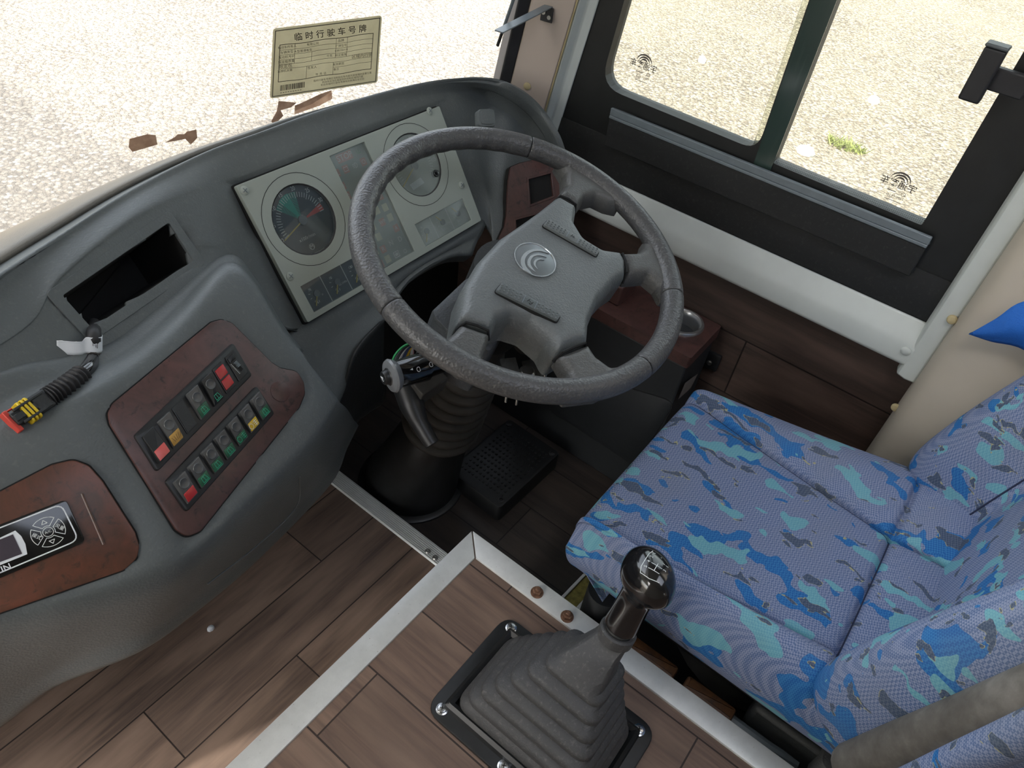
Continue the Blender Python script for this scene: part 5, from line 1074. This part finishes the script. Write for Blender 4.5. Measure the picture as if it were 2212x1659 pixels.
# temporary permit on the windscreen
c4 = [at_wind(*p, .004) for p in ((583, 213), (815, 178), (825, 33), (590, 62))]
FPm = Frame(c4[0], c4[1] - c4[0], c4[3] - c4[0]); pu_ = lambda x, y: FPm.uv(x, y)
pw = thing('temporary_permit', np.mean(c4, 0), 'cream temporary vehicle permit sheet stuck inside the windscreen', 'permit')
po = rpoly([pu_(*p) for p in ((583, 213), (815, 178), (825, 33), (590, 62))], .006, 4)
sheet = MB().plate(FPm, po, -.0006, .0006).build('sheet', M['paper'], pw, smooth=False)
PW = np.linalg.norm(np.array(pu_(815, 178)) - pu_(583, 213)); PH = np.linalg.norm(np.array(pu_(590, 62)) - pu_(583, 213))
cr_ = [np.array(pu_(*p)) for p in ((583, 213), (815, 178), (825, 33), (590, 62))]
def pq(s, t): return tuple((1 - s) * (1 - t) * cr_[0] + s * (1 - t) * cr_[1] + s * t * cr_[2] + (1 - s) * t * cr_[3])
q = MB(); g = .0012; wav = lambda s: .006 * math.sin(s * 17)
q.line(FPm, [pq(*p) for p in ((.02, .03), (.98, .03), (.98, .97), (.02, .97))], .0016, g, closed=True); q.build('border', plain('permit_ink', (.085, .075, .055), .6), sheet, smooth=False)
ink = bpy.data.materials['permit_ink']; an = math.atan2(*(cr_[1] - cr_[0])[::-1])
q = MB(); [q.text(FPm, ch, *pq(.225 + i * .099, .845), PH * .115, g, ang=an + .02, w=.012) for i, ch in enumerate('临时行驶车号牌')]; q.build('heading', ink, sheet, smooth=False)
q = MB(); T0, T1 = .235, .765
def hl_(t, s0=.065, s1=.925, w=.0006): q.line(FPm, [pq(s, t + wav(s)) for s in np.linspace(s0, s1, 20)], w, g)
def vl_(s, t0, t1, w=.0006): q.line(FPm, [pq(s, t0 + wav(s)), pq(s, t1 + wav(s))], w, g)
for t in (T0, T1): hl_(t, w=.0012)
for s in (.065, .925): vl_(s, T0, T1, .0012)
for t in (.69, .62, .55, .485, .42): hl_(t)
for s, t0, t1 in ((.20, .485, T1), (.355, .485, .62), (.575, .485, T1), (.68, .485, T1), (.315, T0, .42), (.56, T0, .42)): vl_(s, t0, t1)
hl_(.345, .56)
q.build('table_lines', ink, sheet, smooth=False)
q = MB(); q2 = MB()
for s_, a_, b_, z_ in (('机动车所有人', .13, .725, .042), ('车辆类型', .13, .652, .045), ('发动机号码', .13, .585, .045), ('核定载质量', .13, .517, .045), ('品牌', .62, .725, .045), ('厂牌型号', .625, .652, .040), ('车辆识别代号', .628, .585, .032), ('核定载客', .628, .517, .042), ('限定在', .125, .452, .062), ('区域内行驶', .83, .45, .062), ('有效期至', .61, .385, .042), ('发牌机关章', .12, .385, .042), ('签发人', .365, .385, .045), ('备注', .59, .31, .04), ('大型普通客车', .275, .652, .042), ('有限公司', .36, .725, .042), ('千克', .52, .517, .042), ('年 月 日', .45, .262, .045)):
    (q if a_ < .5 else q2).text(FPm, s_, *pq(a_, b_ + wav(a_)), PH * z_, g, ang=an)
q.build('small_print', ink, sheet, smooth=False); q2.build('small_print', ink, sheet, smooth=False); q = MB()
for k, (s_, y_) in enumerate((('临时行驶车号牌应当粘贴在车内前风窗玻璃的显著位置', .175), ('机动车应当在规定的时间和区域内行驶', .135), ('机动车临时行驶车号牌有效期满应当交回', .095))): q.text(FPm, s_, *pq(.66, y_), PH * .036, g, ang=an)
q.build('foot_note', ink, sheet, smooth=False)
q = MB(); s = .085
while s < .30: w = random.choice((.004, .007, .010)); q.poly(FPm, [pq(s, .10), pq(s + w, .10), pq(s + w, .185), pq(s, .185)], g); s += w + random.choice((.004, .006))
[q.line(FPm, [pq(.09 + k * .022, .07), pq(.10 + k * .022, .07)], .0012, g) for k in range(9)]; q.build('barcode', ink, sheet, smooth=False)
def wind_patch(name, px, label, mat='tape', group=None):
    P = [at_wind(x, y, .003) for x, y in px]; F = Frame(P[0], P[1] - P[0], P[2] - P[0]); o = MB().plate(F, [F.uv(x, y) for x, y in px], -.0003, .0003)
    o = o.build(name, M[mat], None, smooth=False); o['label'] = label; o['category'] = 'tape'
    if group: o['group'] = group
wind_patch('tape_remnant', [(637, 228), (648, 224), (690, 204), (716, 195), (718, 213), (690, 228), (636, 247)], 'wrinkled brown tape strip on the windscreen just under the permit')
wind_patch('tape_remnant', [(612, 250), (592, 270), (586, 262), (598, 240), (602, 218), (640, 222), (628, 232), (606, 238)], 'torn ragged tape flake left of the brown strip under the permit')
wind_patch('tape_remnant', [(280, 300), (318, 290), (336, 292), (340, 312), (286, 328), (278, 318)], 'rounded pale tape remnant at the left of the windscreen foot')
wind_patch('tape_remnant', [(357, 308), (378, 296), (384, 290), (398, 290), (404, 284), (424, 280), (426, 298), (412, 312), (400, 300), (380, 304)], 'jagged brown tape scrap between the rounded remnant and the permit')
# blind bracket on the pillar
bl = thing('blind_bracket', at_z(1182, 22, .92), 'grey steel angle bracket with a thin rod screwed to the pillar', 'bracket')
b1 = Fp.at(1184, 14, .002); b0 = at_z(1082, 66, b1[2]); e = unit(b1 - b0); Fb = Frame(b0, e, np.cross(Z, e)); Lb = np.linalg.norm(b1 - b0)
MB().plate(Fb, rpoly([(-.008, -.0085), (Lb, -.0085), (Lb, .0085), (-.008, .0085)], .003, 3), -.001, .0012).box(Fb, Lb, Lb + .0022, -.0085, .0085, -.022, .0012).build('angle_arm', M['slate'], bl, bevel=.0005)
MB().box(Fb, Lb - .002, Lb + .0012, -.012, .012, -.026, -.001).build('fixing_plate', M['gasket'], bl, bevel=.0005)
for k in (-1, 1): MB().lathe(Frame(Fb.p(Lb - .003, k * .006, -.014 + k * .003), Fb.v, Fb.n), [(.0038, -.001), (.0038, .001), (.002, .002), (.0001, .002)], 12).build('screw', M['steel'], bl)
r0_, r1_ = at_z(1075, 98, .885), at_z(1108, 2, .975); dr = r1_ - r0_; MB().tube([r0_, r0_ + dr * .35], .0030, 10).build('rod_stop', M['gasket'], bl); MB().tube([r0_ + dr * .3, r1_ + dr * 3], .0030, 10).build('rod', M['slate'], bl)
# window latch
wl_ = thing('window_latch', at_x(2125, 160, 1.238), 'black vertical grip latch on the rear edge of the side window', 'latch')
lt0, lt1 = at_x(2158, 104, 1.215), at_x(2090, 215, 1.215); e = unit(lt0 - lt1); Fg = Frame(lt1, e, unit(np.cross(e, A3(-1, 0, 0)))); 
Fg = Frame((lt0 + lt1) / 2, A3(0, -1, 0), Z); hh = abs(lt0[2] - lt1[2]) / 2
MB().box(Fg, -.014, .014, -hh, hh, -.011, .011).build('grip', M['gasket'], wl_, bevel=.003, seg=3); MB().box(Fg, -.015, .015, hh, hh + .005, -.012, .012).build('grip_cap', M['dash'], wl_, bevel=.002)
m_ = at_x(2185, 170, 1.24); MB().box(Frame(((lt0 + lt1) / 2)*(1,1,1), A3(0, -1, 0), Z), .006, .058, -.018, .012, -.018, -.004).build('arm', M['gasket'], wl_, bevel=.002)
# blue cloth corner
bc = [at_x(*p, 1.148) for p in ((2092, 722), (2215, 650), (2215, 758), (2140, 738))]
e = bc[1] - bc[0]; c_ = (bc[1] + bc[2]) / 2; far = c_ - A3(0, .20, 0)
PC = np.array([[bc[0], bc[0] * .5 + bc[1] * .5 + A3(-.003, 0, .001), bc[1], bc[1] + A3(0, -.06, .04), bc[1] + A3(0, -.16, .05)], [bc[0], bc[0] * .5 + c_ * .5 + A3(-.009, 0, 0), c_ + A3(-.012, 0, 0), c_ + A3(-.008, -.06, 0), c_ + A3(0, -.16, 0)], [bc[0], bc[3], bc[2], bc[2] + A3(0, -.06, -.03), bc[2] + A3(0, -.16, -.03)]])
ob = MB().grid(surf(PC, 5, 5)).build('blue_cloth', M['blue'], None, ang=80, solid=.004, cam_face=True); ob['label'] = 'pointed corner of a bright blue cloth beside the seat back'; ob['category'] = 'cloth'
# litter on the floor and outside
p = at_z(455, 1357, .055); o = MB().rings([[p + A3(.006 * r * math.cos(t) * 1.2, .006 * r * math.sin(t), h) for t in np.linspace(0, 6.28, 9)[:-1]] for r, h in ((.5, -.005), (1, -.002), (.8, .003), (.3, .005))]).build('pebble', M['label']); o['label'] = 'tiny white pebble on the vinyl floor near the dashboard skirt'; o['category'] = 'pebble'
p = at_z(1825, 318, -.9); q = MB()
for i in range(160):
    a = random.uniform(0, 6.28); r = .12 * math.sqrt(random.random()); b = p + A3(r * math.cos(a) * .7, r * math.sin(a) * 1.3, 0); l = random.uniform(.03, .07); d = A3(random.uniform(-.06, .06), random.uniform(-.06, .06), l)
    s_ = unit(np.cross(d, A3(random.random(), 1, 0))) * .006; q.add([b - s_, b + s_, b + d * .6 + s_ * .7, b + d, b + d * .6 - s_ * .7], [(0, 1, 2, 3, 4)])
o = q.build('grass_tuft', plain('grass', (.26, .30, .10), .7, var=.3), smooth=False); o['label'] = 'small yellow-green grass tuft on the gravel outside the side window'; o['category'] = 'grass'
for px, py, s_, lb in ((1738, 332, .05, 'flat white stone left of the grass tuft on the gravel'), (1885, 222, .035, 'white stone on the gravel above the grass tuft'), (1515, 135, .025, 'pale stone on the gravel seen through the front pane')):
    p = at_z(px, py, -.9); o = MB().rings([[p + A3(s_ * r * math.cos(t), s_ * r * 1.5 * math.sin(t), h) for t in np.linspace(0, 6.28, 9)[:-1]] for r, h in ((.8, -.01), (1, .02), (.7, .05), (.3, .06))]).build('stone', M['label']); o['label'] = lb; o['category'] = 'stone'
